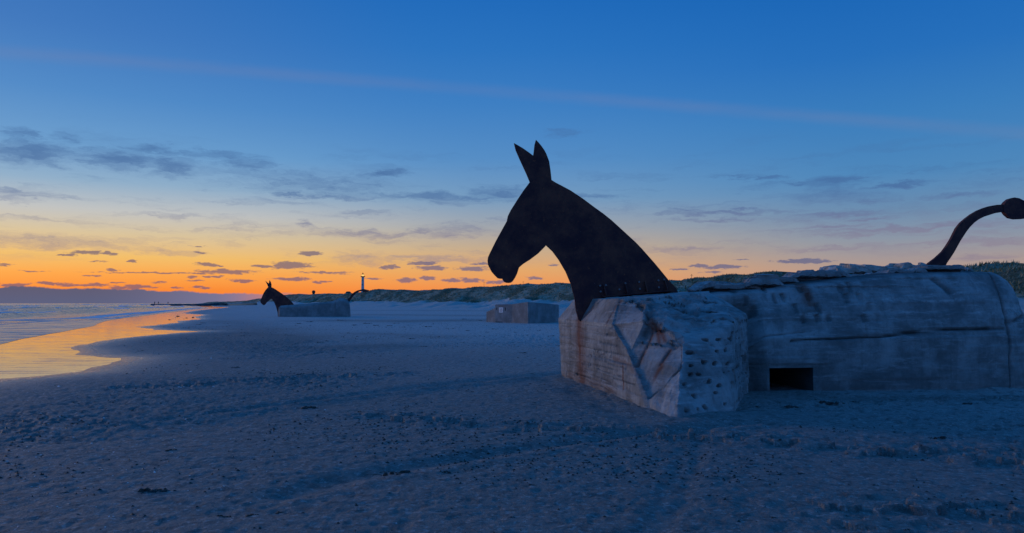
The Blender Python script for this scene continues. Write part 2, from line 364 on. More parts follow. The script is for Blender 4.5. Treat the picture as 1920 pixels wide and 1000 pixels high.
# ------------------------------------------------------------------ shoreline, traced on the ground
WL = -.10
shore_px = [(0, 711), (60, 706.5), (100, 702.5), (150, 697), (170, 689), (190, 686), (208, 680), (226, 675), (222, 672), (190, 671), (160, 667), (140, 666), (147, 661), (133, 652),
            (155, 647), (180, 641), (215, 635), (275, 629), (325, 625), (372, 622), (325, 620.4), (288, 619), (268, 615), (262, 613), (300, 609), (322, 606), (332, 602), (350, 600.5), (372, 598.5), (362, 594), (382, 590.6),
            (352, 589), (336, 587.3), (375, 581.5), (428, 576.6), (400, 575.2)]
shore = [(-200., -900.), (-60., -120.), (-26., -18.), (-15.5, 4.), (-12.4, 12.)]+[tuple(G(x, y, WL)[:2]) for x, y in shore_px]+[(-260., 640.), (-420., 1200.), (-900., 3000.), (-3500., 12000.)]
wetpoly = shore+[(-60000., 12000.), (-60000., -900.)]
shore_np = np.array(shore)
def ssd(xy):                                # signed distance to water: + on dry sand
    d = poly_dist(xy, [np.array(s) for s in shore]); w = inside(xy[:, 0], xy[:, 1], wetpoly)
    return np.where(w, -d, d)

tracks = [([(250, 790), (420, 768), (640, 742), (860, 716), (1050, 697)], .30, .055, 1), ([(560, 925), (700, 888), (850, 862), (1080, 826), (1330, 796), (1420, 790)], .28, .075, 1),
          ([(1230, 1000), (1275, 940), (1300, 880), (1312, 830), (1318, 800)], .08, .018, 0), ([(1200, 1000), (1262, 900), (1283, 840)], .08, .014, 0),
          ([(700, 775), (760, 782), (900, 795), (1100, 800), (1250, 806)], .35, .03, 2), ([(1260, 812), (1500, 826), (1700, 848), (1920, 862), (2200, 880)], .4, .035, 2),
          ([(1250, 745), (1500, 760), (1700, 752), (1900, 742)], .5, .02, 2), ([(240, 722), (420, 716), (600, 704), (760, 700)], .5, .03, 2), ([(1600, 960), (1750, 950), (1920, 970)], .4, .03, 2)]
FOOT = [tuple(G(a, b)[:2]) for a, b in ((1054, 704), (1100, 715), (1215, 764), (1268, 785), (1374, 770), (1402, 737), (1541, 735), (1720, 732), (1893, 727))]+[(10.2, 15.2)]
def ground_h(xy):
    x, y = xy[:, 0], xy[:, 1]; r = np.hypot(x, y); h = np.zeros(len(x)); sd_ = np.full(len(x), 60.)
    far = (x < 12) | (y < 1e9)
    sd_[far] = ssd(xy[far])
    wig = fbm(x*.5, y*.5, 3, 5)*np.clip(r*.008, .04, .8); sdw = sd_+wig
    base = np.where(sdw > 0, .045*(1-np.exp(-sdw/2.5))+.02*np.minimum(sdw, 3)*.2, np.maximum(-.02+sdw*.012, -1.5))
    amp = sstep(.6, 6, sd_)
    nearf = 1-sstep(50, 120, r)
    rel = .035*fbm(x*.22, y*.3, 3, 1)
    rel = rel+nearf*(.009*fbm(x*1.1, y*1.3, 3, 2)+.013*fbm(x*3.6, y*4.2, 4, 3)+.013*fbm(x*12, y*12, 3, 4))
    pit = fbm(x*3.6+3, y*3.6, 3, 9); dens = sstep(-.25, .3, fbm(x*.25, y*.3, 2, 40))
    rel = rel-nearf*(.15+dens)*.026*sstep(-6, 6, x-.3*y+8)*np.clip(pit-.18, 0, .35)/.35*1.0
    p2 = fbm(x*9, y*9, 2, 19); rel = rel-nearf*.024*np.clip(p2-.12, 0, .4)/.4*(.35+dens)
    zone_ = .28+1.25*sstep(-.15, .35, fbm(x*.13+9, y*.16, 3, 55)+.25*sstep(-6, 4, x)); rel = rel*zone_
    for pts, w, dep, kind in tracks:
        g = [np.array(G(a, b)[:2]) for a, b in pts]; d = poly_dist(xy, g)
        n = fbm(x*2.2, y*2.2, 3, 60)
        if kind == 1:
            # a rut with a low bank on its near side
            g2 = [np.array(G(a, b+6)[:2]) for a, b in pts]; d2 = poly_dist(xy, g2)
            rel = rel-dep*np.exp(-(d/w)**2)*(1+.4*n)+dep*.8*np.exp(-(d2/w/.7)**2)*(1+.5*n)
        elif kind == 0: rel = rel-dep*np.exp(-(d/w)**2)
        else: rel = rel-dep*np.exp(-(d/w)**2)*(.5+1.6*np.abs(n))*np.sign(fbm(x*5, y*5, 2, 77)+.2)
    fpn = (x > -2) & (x < 14) & (y > 7) & (y < 22)
    if fpn.any():
        dw = poly_dist(xy[fpn], [np.array(q) for q in FOOT]); rel[fpn] = rel[fpn]*(1-.5*np.exp(-dw/.4))+np.exp(-dw/.30)*(.0+.07*fbm(x[fpn]*1.3, y[fpn]*1.3, 3, 66))-.05*np.exp(-((dw-.55)/.25)**2)*(.5+fbm(x[fpn]*.8, y[fpn]*.8, 2, 67))
    h = base+np.where(sdw > 0, amp*rel*1.0+.03*sstep(0, 8, sd_), 0)
    h = np.where(sdw > 0, np.maximum(h, .004+.004*np.minimum(sdw, 1)), h)
    return h+WL, sd_
# polar sheet round the viewpoint: fine in front, coarse behind
rows = [1.2, 2.0, 2.8]; r_ = 3.6
while r_ < 70: rows.append(r_); r_ *= 1.0048
while r_ < 30000: rows.append(r_); r_ *= 1.045
rows = np.array(rows)
half = R(41)
az = np.concatenate([np.linspace(-half, half, 980), np.linspace(half, 2*math.pi-half, 64)[1:-1]])
nr, nc = len(rows), len(az)
A_, R_ = np.meshgrid(az, rows)
xy = np.stack([(np.sin(A_)*R_).ravel(), (np.cos(A_)*R_).ravel()], 1)
gh, gsd = ground_h(xy)
V = np.column_stack([xy, gh]); V = np.vstack([V, [[0, 0, -.05]]])
Fq = grid_faces(nr, nc, True)[:, ::-1]
ctr = len(V)-1
tri = [(ctr, (j+1) % nc, j) for j in range(nc)]
Fq = np.vstack([Fq, np.array([(a, b, c, c) for a, b, c in tri])]) if False else Fq
DAMP = [([(655, 601), (760, 602), (912, 600)], 5.0, .8), ([(690, 590), (800, 591), (905, 592)], 5.0, .6), ([(640, 582), (780, 582), (900, 583)], 8., .5), ([(430, 640), (560, 655), (700, 650)], 1.6, .35), ([(430, 628), (520, 640)], 2.0, .5), ([(420, 600), (480, 612), (450, 632)], 3.0, .45), ([(700, 625), (850, 632)], 1.5, .35), ([(1350, 745), (1600, 748), (1900, 745)], .5, .5), ([(1250, 812), (1600, 835), (1920, 858)], .35, .5), ([(250, 722), (400, 712), (560, 705)], .8, .3)]
wet = np.append(np.exp(-np.maximum(gsd, 0)/2.6)*.9, 0)
dry_haze = np.append(sstep(8, 46, xy[:, 1]+.9*xy[:, 0]+5*fbm(xy[:, 0]*.12, xy[:, 1]*.12, 3, 33)+4*sstep(2, 8, xy[:, 0])), .5)  # drier inland; distance brightening in place of haze put into the colour
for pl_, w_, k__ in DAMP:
    dd_ = poly_dist(xy+1.2*np.stack([fbm(xy[:, 0]*.4, xy[:, 1]*.4, 3, 34)]*2, 1), [np.array(G(a, b)[:2]) for a, b in pl_]); dry_haze[:-1] -= k__*np.exp(-(dd_/w_)**2)
dry_haze = np.clip(dry_haze, 0, 1)
ground = mesh_np('beach', V, Fq, SAND, smooth=True, attrs={'wet': wet, 'dry_haze': dry_haze}); tag(ground, kind='structure')
bmg = bmesh.new(); bmg.from_mesh(ground.data); bmg.verts.ensure_lookup_table()
for a, b, c in tri: bmg.faces.new((bmg.verts[a], bmg.verts[b], bmg.verts[c])).smooth = True
bmg.to_mesh(ground.data); bmg.free()
def gz(x, y): return float(ground_h(np.array([[x, y]]))[0][0])

# shallow film of water over flat sand (the dry sand rises through it)
def sheet(name, pts, z, m):
    bm = bmesh.new(); vs = [bm.verts.new((x, y, z)) for x, y in pts]; f = bm.faces.new(vs)
    if f.normal.z < 0 or f.calc_area() == 0: pass
    bmesh.ops.triangulate(bm, faces=bm.faces[:]); bm.normal_update()
    if sum(f.normal.z for f in bm.faces) < 0: bmesh.ops.reverse_faces(bm, faces=bm.faces[:])
    me = bpy.data.meshes.new(name); bm.to_mesh(me); bm.free(); me.materials.append(m)
    o = bpy.data.objects.new(name, me); COL.objects.link(o); return tag(o, kind='structure')
sheet('shallow_water', [(-14, -60), (-4, 8), (-3, 20), (-8, 60), (-20, 100), (-30, 160), (-100, 480), (-330, 1000), (-560, 1000), (-500, 300), (-200, 30), (-90, -60)], WL, FILM)
swash_px = [(0, 646), (15, 642.5), (40, 636), (75, 630), (95, 626), (112, 623.5), (140, 618), (175, 612), (186, 606), (200, 602), (225, 598), (290, 590), (345, 583), (395, 578)]
sw = [(-45, -60), (-24, 10)]+[tuple(G(x, y, WL)[:2]) for x, y in swash_px]+[(-300, 700), (-500, 690), (-300, 100), (-100, -60)]
sheet('swash', sw, WL+.006, SWASH)

# sea with low rolling swell
sea_px = [(0, 609), (50, 606), (100, 602.5), (180, 600), (225, 596.5), (270, 590), (330, 582.5), (380, 577.5)]
sea_line = [(-70., -300.), (-50., 0.)]+[tuple(G(x, y, WL)[:2]) for x, y in sea_px]+[(-330., 760.), (-420., 1100.), (-900., 3000.), (-6000., 25000.)]
sl_np = [np.array(s) for s in sea_line]
# arc-length parametrised coast, offset seaward
ys = np.concatenate([np.linspace(-250, 45, 40), 45*1.0115**np.arange(1, 400)]); ys = ys[ys < 24000]
xs = np.interp(ys, [s[1] for s in sea_line], [s[0] for s in sea_line])
# smooth the coast line with distance
offs = np.concatenate([np.linspace(0, 130, 340), 130*1.05**np.arange(1, 120)])
offs = offs[offs < 40000]
YY, OO = np.meshgrid(ys, offs, indexing='ij'); XX = np.interp(YY, ys, xs)-OO
wv = OO+4.5*fbm(YY*.012, OO*.03, 3, 70)+.02*YY
ph = wv*2*math.pi/12.0
sh = np.maximum(0, np.sin(ph))**1.8
env = np.clip(OO/14, 0, 1)*(.85+.9*fbm(YY*.02, OO*.06, 3, 71))
hz = WL+.012+np.where(OO > 1, .95*sh*np.clip(env, 0, 1)*np.clip(1.3-OO/400, .5, 1)*.85, 0)+.05*np.clip(OO/10, 0, 1)*fbm(XX*.4, YY*.15, 3, 72)
foam = np.exp(-OO/5.0)*.9+.62*np.clip(fbm(YY*.016+4, OO*.07, 4, 73)+.12, 0, 1)*np.clip(1.3-OO/130, 0, 1)+.5*np.roll(sh, 2, 1)*np.clip(1-OO/120, 0, 1)+1.0*(sh > .86)*np.clip(1.2-OO/400, 0, 1)*(fbm(YY*.03, OO*.05, 3, 78) > -.1)-.25
sea = mesh_np('sea', np.column_stack([XX.ravel(), YY.ravel(), hz.ravel()]), grid_faces(len(ys), len(offs)), SEA, smooth=True, attrs={'foam': foam.ravel()})
tag(sea, kind='structure')

# ------------------------------------------------------------------ dunes
rz = [(-600, 70), (1e9, 0)]
ridge_px = [(395, 1500, 566.5), (440, 1250, 565.5), (465, 1120, 564.5), (487, 1020, 560), (520, 900, 556), (555, 790, 551.8), (582, 720, 553), (595, 690, 552), (616, 640, 551), (635, 600, 552.6), (650, 570, 551), (680, 520, 548.5),
            (701, 490, 545), (715, 470, 543.5), (735, 450, 545), (760, 425, 544), (785, 400, 544.5), (810, 380, 543.5), (830, 362, 546), (845, 352, 542.5), (870, 336, 543), (895, 320, 540.5), (920, 305, 537.5), (945, 292, 537), (970, 280, 533),
            (990, 270, 530.5), (1010, 262, 534), (1030, 254, 533), (1050, 247, 531.5), (1070, 240, 534), (1100, 230, 533), (1150, 215, 530), (1200, 202, 529), (1250, 190, 526), (1262, 187, 526), (1278, 184, 533), (1300, 178, 530), (1320, 174, 527),
            (1345, 168, 521.5), (1370, 162, 517.5), (1400, 156, 515.5), (1430, 150, 513), (1460, 145, 511.5), (1480, 142, 513), (1500, 138, 521), (1540, 132, 524), (1600, 124, 526), (1700, 112, 524), (1800, 101, 518), (1835, 98, 508), (1860, 96, 500.5), (1885, 94, 494.5),
            (1900, 93, 493.5), (1915, 92, 498), (1940, 90, 500), (2000, 86, 486), (2200, 76, 478)]
rp = [P(px, py, Z) for px, Z, py in ridge_px]+[Vector((90, 20, 8)), Vector((120, -80, 8)), Vector((200, -400, 9)), Vector((500, -1500, 10))]
L = np.cumsum([0]+[(rp[i+1]-rp[i]).length for i in range(len(rp)-1)])
# sample denser where near
ss = [0.0]
while ss[-1] < L[-1]:
    i = min(len(L)-2, max(0, int(np.searchsorted(L, ss[-1]))-1)); ss.append(ss[-1]+max(.7, min(12, rp[i].length*.006)))
ss = np.array(ss[:-1])
rx = np.interp(ss, L, [p.x for p in rp]); ry = np.interp(ss, L, [p.y for p in rp]); rzv = np.interp(ss, L, [p.z for p in rp])
sxr = np.array([p.x for p in rp]); syr = np.array([p.y for p in rp])
tx = np.gradient(rx); ty = np.gradient(ry)
k_ = np.ones(41)/41
tx = np.convolve(np.pad(tx, 20, 'edge'), k_, 'valid'); ty = np.convolve(np.pad(ty, 20, 'edge'), k_, 'valid')
tl = np.hypot(tx, ty); nxv, nyv = ty/tl, -tx/tl        # seaward normal
flip = np.sign(-(nxv*1.0)+1e-9); nxv, nyv = nxv*flip, nyv*flip
tt = np.concatenate([np.linspace(-1, 0, 60), np.linspace(0, 1, 16)[1:]])
S_, T_ = np.meshgrid(np.arange(len(ss)), tt, indexing='ij')
wf = 46.0
ox = np.where(T_ < 0, -T_*wf, -T_*160)
vx = rx[S_]+nxv[S_]*ox; vy = ry[S_]+nyv[S_]*ox
u = 1+T_
prof = np.where(T_ < 0, .27*sstep(0, .5, u)+.73*sstep(.42, 1.0, u)**1.15, 1-.55*sstep(0, .35, T_))
gul = fbm(ss[S_]*.055+u*1.6, u*1.2, 4, 80); gul2 = fbm(vx*.25, vy*.25, 4, 84)
edge = np.where(T_ < 0, np.sin(np.clip(u, 0, 1)*math.pi), .15*np.clip(T_*8, 0, 1))
vz = -.6+(rzv[S_]+.6)*prof+edge*(2.6*gul+1.0*gul2)*np.clip(rzv[S_]/8, 0, 1)
vz += np.clip(np.hypot(vx, vy)/260, .15, 1.2)*.75*fbm(ss[S_]*.16+T_*1.5, T_*2, 3, 91)*np.exp(-(T_/.25)**2)
vz += .28*fbm(vx*.8, vy*.8, 3, 90)*np.clip(u, 0, 1)*sstep(.45, .7, u)
veg = sstep(.36, .58, u+.22*gul+.16*fbm(ss[S_]*.02, u*0, 2, 99)-.04)*1.0+.2*gul2
near_s = sstep(250, 120, np.hypot(vx, vy)); 
dune = mesh_np('dunes', np.column_stack([vx.ravel(), vy.ravel(), vz.ravel()]), grid_faces(len(ss), len(tt)), DUNE, smooth=True, attrs={'veg': veg.ravel()})
tag(dune, kind='structure')
# marram grass standing on the dunes
gv, gf = [], []
cand = np.argwhere((veg > .55) & (np.hypot(vx, vy) < 620) & (u > .5) & (T_ < .12) & (vy > 20))
pick = cand[rng.choice(len(cand), min(len(cand), 26000), replace=True)]
for (i, j) in pick:
    fi = rng.rand(); fj = rng.rand()
    if i+1 >= len(ss) or j+1 >= len(tt): continue
    def L2(a): return (a[i, j]*(1-fi)+a[i+1, j]*fi)*(1-fj)+(a[i, j+1]*(1-fi)+a[i+1, j+1]*fi)*fj
    x, y, z = L2(vx), L2(vy), L2(vz); dist = math.hypot(x, y)
    if dist > 200 and rng.rand() < .6: continue
    hgt = rng.uniform(.25, .6)*(1 if dist < 150 else .7); wd = .05+dist*.0005
    for q in range(4):
        a = rng.rand()*6.28; sp = rng.uniform(.1, .5); bx, by = x+rng.uniform(-.4, .4), y+rng.uniform(-.4, .4); ca, sa = math.cos(a), math.sin(a); n0 = len(gv)
        gv += [(bx-wd*sa, by+wd*ca, z-.1), (bx+wd*sa, by-wd*ca, z-.1), (bx+ca*sp+.15, by+sa*sp, z+hgt*rng.uniform(.7, 1.1))]; gf.append((n0, n0+1, n0+2))
grass = mesh_np('dune_grass', np.array(gv), np.array(gf), GRASS); tag(grass, 'marram grass tufts covering the dunes behind the beach', 'grass', kind='stuff')

# ------------------------------------------------------------------ big mule bunker
U = Vector((.990, .139, 0)); VN = Vector((.139, -.990, 0))      # along the bunker / towards the viewer side
P0 = Vector((1.38, 15.25, 0))
FA, FD = G(1054, 704), G(1215, 764)
fn_ = Vector((FD.y-FA.y, -(FD.x-FA.x), 0)).normalized()
def FPl(px, py): return onplane(px, py, FA, fn_)
mule = empty('mule_bunker', (4.6, 15.0, 0))
tag(mule, 'large concrete bunker in the foreground with rusty steel mule head and curved tail', 'bunker sculpture', 'bunkers turned into mules')

vv = dict(a1=FPl(1047, 597), b1=FPl(1148, 609), b2=FPl(1177, 660), b3=FPl(1215, 745),
          e1=P(1276, 690, 11.25), e2=P(1277, 645, 11.6), f1=P(1375, 603, 12.0), g1=P(1402, 588, 13.45), c0=P(1077, 561, 16.62), c2=P(1160, 561, 13.7),
          p1=P(1204, 603, 12.4), p2=P(1209, 572, 12.95), q=P(1234, 608, 12.25), q2=P(1306, 598, 12.5), r1=P(1228, 556, 13.5), r2=P(1330, 546.5, 14.0))
r3 = Vector((4.6, 17.6, 1.9)); vv['r3'] = r3
def gpt(v, dxy=(0, 0)): return Vector((v.x+dxy[0], v.y+dxy[1], -.25))
vv['a0'] = gpt(FPl(1054, 704)); vv['d0'] = gpt(G(1222, 770)); vv['e0'] = gpt(G(1270, 786)); vv['f0'] = gpt(G(1374, 770)); vv['g0'] = gpt(G(1406, 736)); vv['r3b'] = gpt(r3)
facets = [('a0 a1 b1 b2 b3 d0', 'front'), ('a1 c0 c2 b1', 'bevel'), ('b1 c2 p2 p1', 'panel'), ('c2 r1 p2', 'rough'), ('p1 p2 q', 'rough'), ('p2 q2 q', 'rough'), ('p2 r1 q2', 'rough'), ('r1 r2 q2', 'rough'),
          ('r2 g1 f1', 'pit'), ('r2 f1 q2', 'pit'), ('q q2 e2', 'rough'), ('q2 f1 e2', 'pit'), ('b1 p1 b2', 'frac'), ('p1 q b2', 'frac'), ('q e2 b2', 'frac'), ('b2 e2 e1', 'frac'), ('b2 e1 b3', 'frac'),
          ('b3 e1 e0', 'frac2'), ('b3 e0 d0', 'frac2'), ('e0 e1 f0', 'pit'), ('e1 e2 f1', 'pit'), ('e1 f1 f0', 'pit'), ('f0 f1 g1 g0', 'pit'), ('c0 r3 r2 r1 c2', 'deck'), ('g0 g1 r2 r3 r3b', 'deck'),
          ('a0 r3b r3 c0 a1', 'deck'), ('a0 d0 e0 f0 g0 r3b', 'deck')]
kinds = ['front', 'bevel', 'panel', 'rough', 'pit', 'frac', 'frac2', 'deck']
bm = bmesh.new(); bv = {k: bm.verts.new(v) for k, v in vv.items()}
mk = bm.faces.layers.int.new('kind')
for names, kd in facets:
    f = bm.faces.new([bv[n] for n in names.split()]); f[mk] = kinds.index(kd)
bmesh.ops.recalc_face_normals(bm, faces=bm.faces[:])
if bm.calc_volume(signed=True) < 0: bmesh.ops.reverse_faces(bm, faces=bm.faces[:])
bmesh.ops.triangulate(bm, faces=bm.faces[:])
for it in range(9):
    es = [e for e in bm.edges if e.calc_length() > .05]
    if not es: break
    bmesh.ops.subdivide_edges(bm, edges=es, cuts=1)
    bmesh.ops.triangulate(bm, faces=[f for f in bm.faces if len(f.verts) > 3])
bm.normal_update(); bm.verts.ensure_lookup_table()
nV = len(bm.verts)
pos_ = np.array([v.co[:] for v in bm.verts]); nor = np.array([v.normal[:] for v in bm.verts])
wk = np.zeros((nV, len(kinds)))
for f in bm.faces:
    for v in f.verts: wk[v.index, f[mk]] += 1
wk /= wk.sum(1, keepdims=True); K = {k: wk[:, i] for i, k in enumerate(kinds)}
# soften the broken near mass
bmn = {v.index: [e.other_vert(v).index for e in v.link_edges] for v in bm.verts if K['pit'][v.index]+K['rough'][v.index] > 0 and v.co.z > -.2}
for it in range(22):
    new = pos_.copy()
    for i, nb in bmn.items():
        s = min(1, K['pit'][i]*1.0+K['rough'][i]*.5); new[i] = pos_[i]*(1-.5*s)+.5*s*pos_[nb].mean(0)
    pos_ = new
mid = fbm3(pos_, 1.6, 4, 3); fine = fbm3(pos_, 7, 4, 8)
ridg = 1-np.abs(fbm3(pos_*np.array([1, 1, 1.6]), 2.6, 4, 21))*2.4
d = .012*fine*(K['front']+K['bevel']+K['panel'])+.02*fine*K['deck']+K['rough']*(.07*mid+.10*ridg-.05+.035*fine)+K['frac']*(.03*mid+.014*fine)+K['frac2']*(.04*mid+.035*fine)+K['pit']*(.03*mid+.014*fine)
# board marks on the front: courses 0.14 m high, a few mm proud of one another
crs = np.floor(pos_[:, 2]/.145); bo = hash2(crs, np.floor(pos_[:, 1]*.55+crs*.37), 5)-.5
gz_ = np.abs(pos_[:, 2]/.145-np.round(pos_[:, 2]/.145)); d += K['front']*(.022*bo-.005*(gz_ < .10))
# pits where reinforcing lay: rows of hollows
dirt_shade = np.zeros(nV)
pr = pos_@np.array([.83, .56, 0]); pz = pos_[:, 2]
row = np.floor(pz/.155); lx = pr/.23+.5*(row % 2)+.25*hash2(row, row*0, 3); cx = np.floor(lx)
jx = hash2(cx, row, 12)*.5+.25; jz = hash2(cx, row, 13)*.5+.25
on = hash2(cx, row, 14) < .66
ps = .55+.9*hash2(cx, row, 15); rad = ((lx-cx-jx)*.23/(.056*ps)+.9*mid)**2+((pz/.155-row-jz)*.155/(.024*ps)+.8*fine)**2
pitm = sstep(.30, .62, np.exp(-rad))*on*(pz < 1.62)*K['pit']
d -= .055*pitm+.06*np.clip(fbm3(pos_, 4.5, 3, 88)-.15, 0, .4)/.4*K['pit']; dirt_shade = np.maximum(dirt_shade, np.clip(pitm*1.3, 0, 1)*.75)
from mathutils.bvhtree import BVHTree
def caster(V_, F_):
    t_ = BVHTree.FromPolygons([tuple(v) for v in V_], [tuple(f) for f in F_])
    def f(px, py):
        d_ = ray(px, py).normalized(); h = t_.ray_cast(Vector((0, 0, EYE)), d_)[0]; return h
    return f
HIT = caster(pos_, [[v.index for v in f.verts] for f in bm.faces])
def on_surf(L_):
    r = [HIT(x, y) for x, y in L_]; return [q for q in r if q is not None]
def crack(pts, w, depth, dk=.9, msk=None):
    global d, dirt_shade
    pl = [np.array(p[:]) for p in pts]; jit = pos_+np.stack([fine*.02, fine*.02, mid*.05], 1)
    q_ = np.exp(-(poly_dist(jit, pl)/w)**2); d -= depth*q_; dirt_shade = np.maximum(dirt_shade, q_*dk)
crack(on_surf([(1216, 745), (1230, 735), (1245, 722), (1258, 705), (1270, 693), (1275, 680)]), .026, .09)
crack(on_surf([(1226, 618), (1240, 611), (1262, 607), (1285, 602), (1310, 602), (1332, 600)]), .022, .05, .75)
d -= .055*(K['frac'] > .45)*(1-K['front'])+.02*(K['panel'] > .6)
crack(on_surf([(1149, 612), (1156, 630), (1166, 645), (1178, 661), (1186, 685), (1197, 710), (1212, 742)]), .010, .008, .35)
crack(on_surf([(1196, 570), (1212, 582), (1217, 596), (1210, 606)]), .04, .06, .6)
crack(on_surf([(1218, 572), (1222, 590), (1214, 612), (1205, 630)]), .05, .06, .5)
crack(on_surf([(1225, 590), (1245, 582), (1262, 578), (1300, 580)]), .018, .03, .4)
crack(on_surf([(1250, 640), (1262, 650), (1277, 642)]), .03, .03, .4)
crack(on_surf([(1172, 566), (1200, 560), (1225, 560)]), .03, .03, .5)
for yy in (618, 634, 667, 683, 698, 713): crack(on_surf([(1052, yy-6), (1085, yy-3), (1120, yy+3+(yy-600)*.06), (1150, yy+9+(yy-600)*.12), (1175, yy+16+(yy-600)*.16)]), .009, .012, .28)
rust = np.zeros(nV); pale = np.zeros(nV)
def stain(pts, w, s_, which='r'):
    global rust, pale
    v_ = s_*np.exp(-(poly_dist(pos_+np.stack([fine*.03]*3, 1), [np.array(p[:]) for p in pts])/w)**2)
    if which == 'r': rust = np.maximum(rust, v_)
    else: pale = np.maximum(pale, v_)
stain(on_surf([(1086, 603), (1088, 650), (1091, 714)]), .34, .8); stain(on_surf([(1084, 603), (1086, 640), (1090, 714)]), .17, 1)
stain(on_surf([(1092, 597), (1110, 578), (1130, 560)]), .05, .8); stain(on_surf([(1138, 605), (1150, 585), (1162, 565)]), .045, .7); stain(on_surf([(1057, 704), (1100, 716), (1150, 735)]), .12, .35)
crack(on_surf([(1092, 598), (1110, 580), (1130, 561)]), .02, .03, .3); crack(on_surf([(1138, 606), (1160, 563)]), .014, .02, .3)
for A__ in ([(1190, 685), (1197, 668), (1206, 650), (1215, 634), (1221, 615)], [(1233, 682), (1240, 672), (1248, 660), (1252, 655)], [(1222, 706), (1228, 695), (1236, 685)], [(1214, 590), (1222, 606), (1232, 618), (1244, 634)], [(1226, 612), (1232, 640)]):
    stain(on_surf(A__), .05, 1.0)
for A__ in ([(1190, 685), (1206, 652), (1220, 618)], [(1233, 682), (1250, 656)]): crack(on_surf(A__), .022, .03, .2)
stain(on_surf([(1168, 682), (1169, 700), (1168, 730)]), .035, .9); stain(on_surf([(1150, 672), (1180, 684), (1195, 705)]), .05, .45)
stain(on_surf([(1150, 603), (1180, 603), (1203, 603)]), .018, .9, 'p'); stain(on_surf([(1180, 572), (1205, 574)]), .02, .8, 'p'); stain(on_surf([(1050, 648), (1100, 655), (1150, 665), (1185, 680)]), .03, .5, 'p')
stain(on_surf([(1215, 706), (1240, 713), (1262, 704)]), .016, .7, 'p'); stain(on_surf([(1290, 722), (1340, 710), (1395, 690)]), .014, .6, 'p'); stain(on_surf([(1048, 600), (1100, 607), (1147, 611)]), .03, .6, 'p')
stain(on_surf([(1276, 650), (1276, 690), (1270, 740), (1262, 775)]), .05, .5, 'p'); stain(on_surf([(1240, 770), (1255, 740), (1265, 715)]), .08, .55, 'p'); stain(on_surf([(1165, 618), (1176, 640), (1178, 655)]), .03, .5, 'p')
stain(on_surf([(1160, 556), (1220, 552), (1300, 547)]), .10, .6, 'p'); stain(on_surf([(1160, 690), (1160, 735)]), .02, .4, 'p')
pos_ = pos_+nor*d[:, None]
for v in bm.verts: v.co = pos_[v.index]
me = bpy.data.meshes.new('front_block'); bm.to_mesh(me); bm.free()
for nme, arr in (('rust', rust), ('dirt_shade', dirt_shade), ('pale', pale)):
    at = me.attributes.new(nme, 'FLOAT', 'POINT'); at.data.foreach_set('value', arr.astype(np.float32))
me.materials.append(CONC); fb = bpy.data.objects.new('front_block', me); COL.objects.link(fb); attach(fb, mule)
fb['label'] = 'broken front block with rust streaks and pitted fracture'

# main body: a long casting with battered shoulders and a rounded rump
def AX(s): return P0+U*s                    # axis
def s_at(px, Z): return None
S0 = 1.9; S1 = 7.95
def top_h(s): return 1.80+(min(s, 6.0)-2.0)*.10+max(0, s-6.0)*.04
so1, so2 = .0, .0
Lp = G(1447, 735); Rp = G(1536, 735)
so1 = (Lp-P0).dot(U); so2 = (Rp-P0).dot(U)
st = list(np.arange(S0, so1-.01, .04))+[so1]+list(np.linspace(so1, so2, 24)[1:])+list(np.arange(so2+.04, S1-.02, .04))+[S1]
st = np.array(sorted(st)); tail_ = np.concatenate([[.02, .05], np.linspace(.10, 1.04, 26)])
st_all = np.concatenate([st, S1+tail_])
NW = 2.02
def section(s):
    c = max(0, s-S1); H = top_h(min(s, S1)); wsc = 1.0
    if c > 0:
        H = 1.10+(H-1.10)*math.sqrt(max(0, 1-(c/1.06)**1.5)); wsc = 1-.34*(c/1.04)**2.2
    pts = [(NW, -.25), (NW, .0), (NW, .42), (NW, .95), (NW-.035, 1.0), (NW-.06, .62*H+.1) if False else (NW-.07, max(1.08, .56*H)), (NW-.17, .74*H), (NW-.30, .87*H), (NW-.40, .95*H), (NW-.50, .985*H), (NW-1.0, H), (0, H*1.01)]
    pts = [(a*wsc, min(b, H)) for a, b in pts]
    full = pts+[(-a, b) for a, b in reversed(pts[:-1])]
    return full
# resample: many steps on the near side
def resample(full, n1=[3, 8, 12, 3, 5, 10, 10, 10, 8, 8, 8]):
    out = [full[0]]
    steps = n1+[8, 6, 6, 5, 5, 4, 4, 2, 2, 4, 2]
    for (a, b), n in zip(zip(full[:-1], full[1:]), steps):
        for k in range(1, n+1): out.append((a[0]+(b[0]-a[0])*k/n, a[1]+(b[1]-a[1])*k/n))
    return out
rings = []; meta = []
for s in st_all:
    rs = resample(section(s))
    for w_, h_ in rs:
        p = AX(s)+VN*w_; rings.append((p.x, p.y, h_)); meta.append((s, w_, h_))
nring = len(rs); meta = np.array(meta); pos_ = np.array(rings)
gfs = grid_faces(len(st_all), nring)
me0 = bpy.data.meshes.new('t'); me0.from_pydata([tuple(p) for p in pos_], [], [tuple(f) for f in gfs[:, ::-1]]); me0.update()
nor = np.array([v.normal[:] for v in me0.vertices])
if nor[nring*20+20]@np.array(VN[:]) < 0: nor = -nor
s_, w_, h_ = meta.T
mid = fbm3(pos_, 1.3, 4, 43); fine = fbm3(pos_, 6, 4, 48)
d = .022*mid+.012*fine
crs = np.floor(h_/.16); bo = hash2(crs, np.floor(s_*.45+crs*.37), 6)-.5; gq = np.abs(h_/.16-np.round(h_/.16)); d += .022*bo-.003*(gq < .10)
dirt_shade = np.zeros(len(pos_)); rust = np.zeros(len(pos_))
HIT = caster(pos_, gfs); pale = np.zeros(len(pos_))
crack(on_surf([(1404, 632), (1450, 629), (1490, 628), (1512, 625)]), .014, .02, .5)
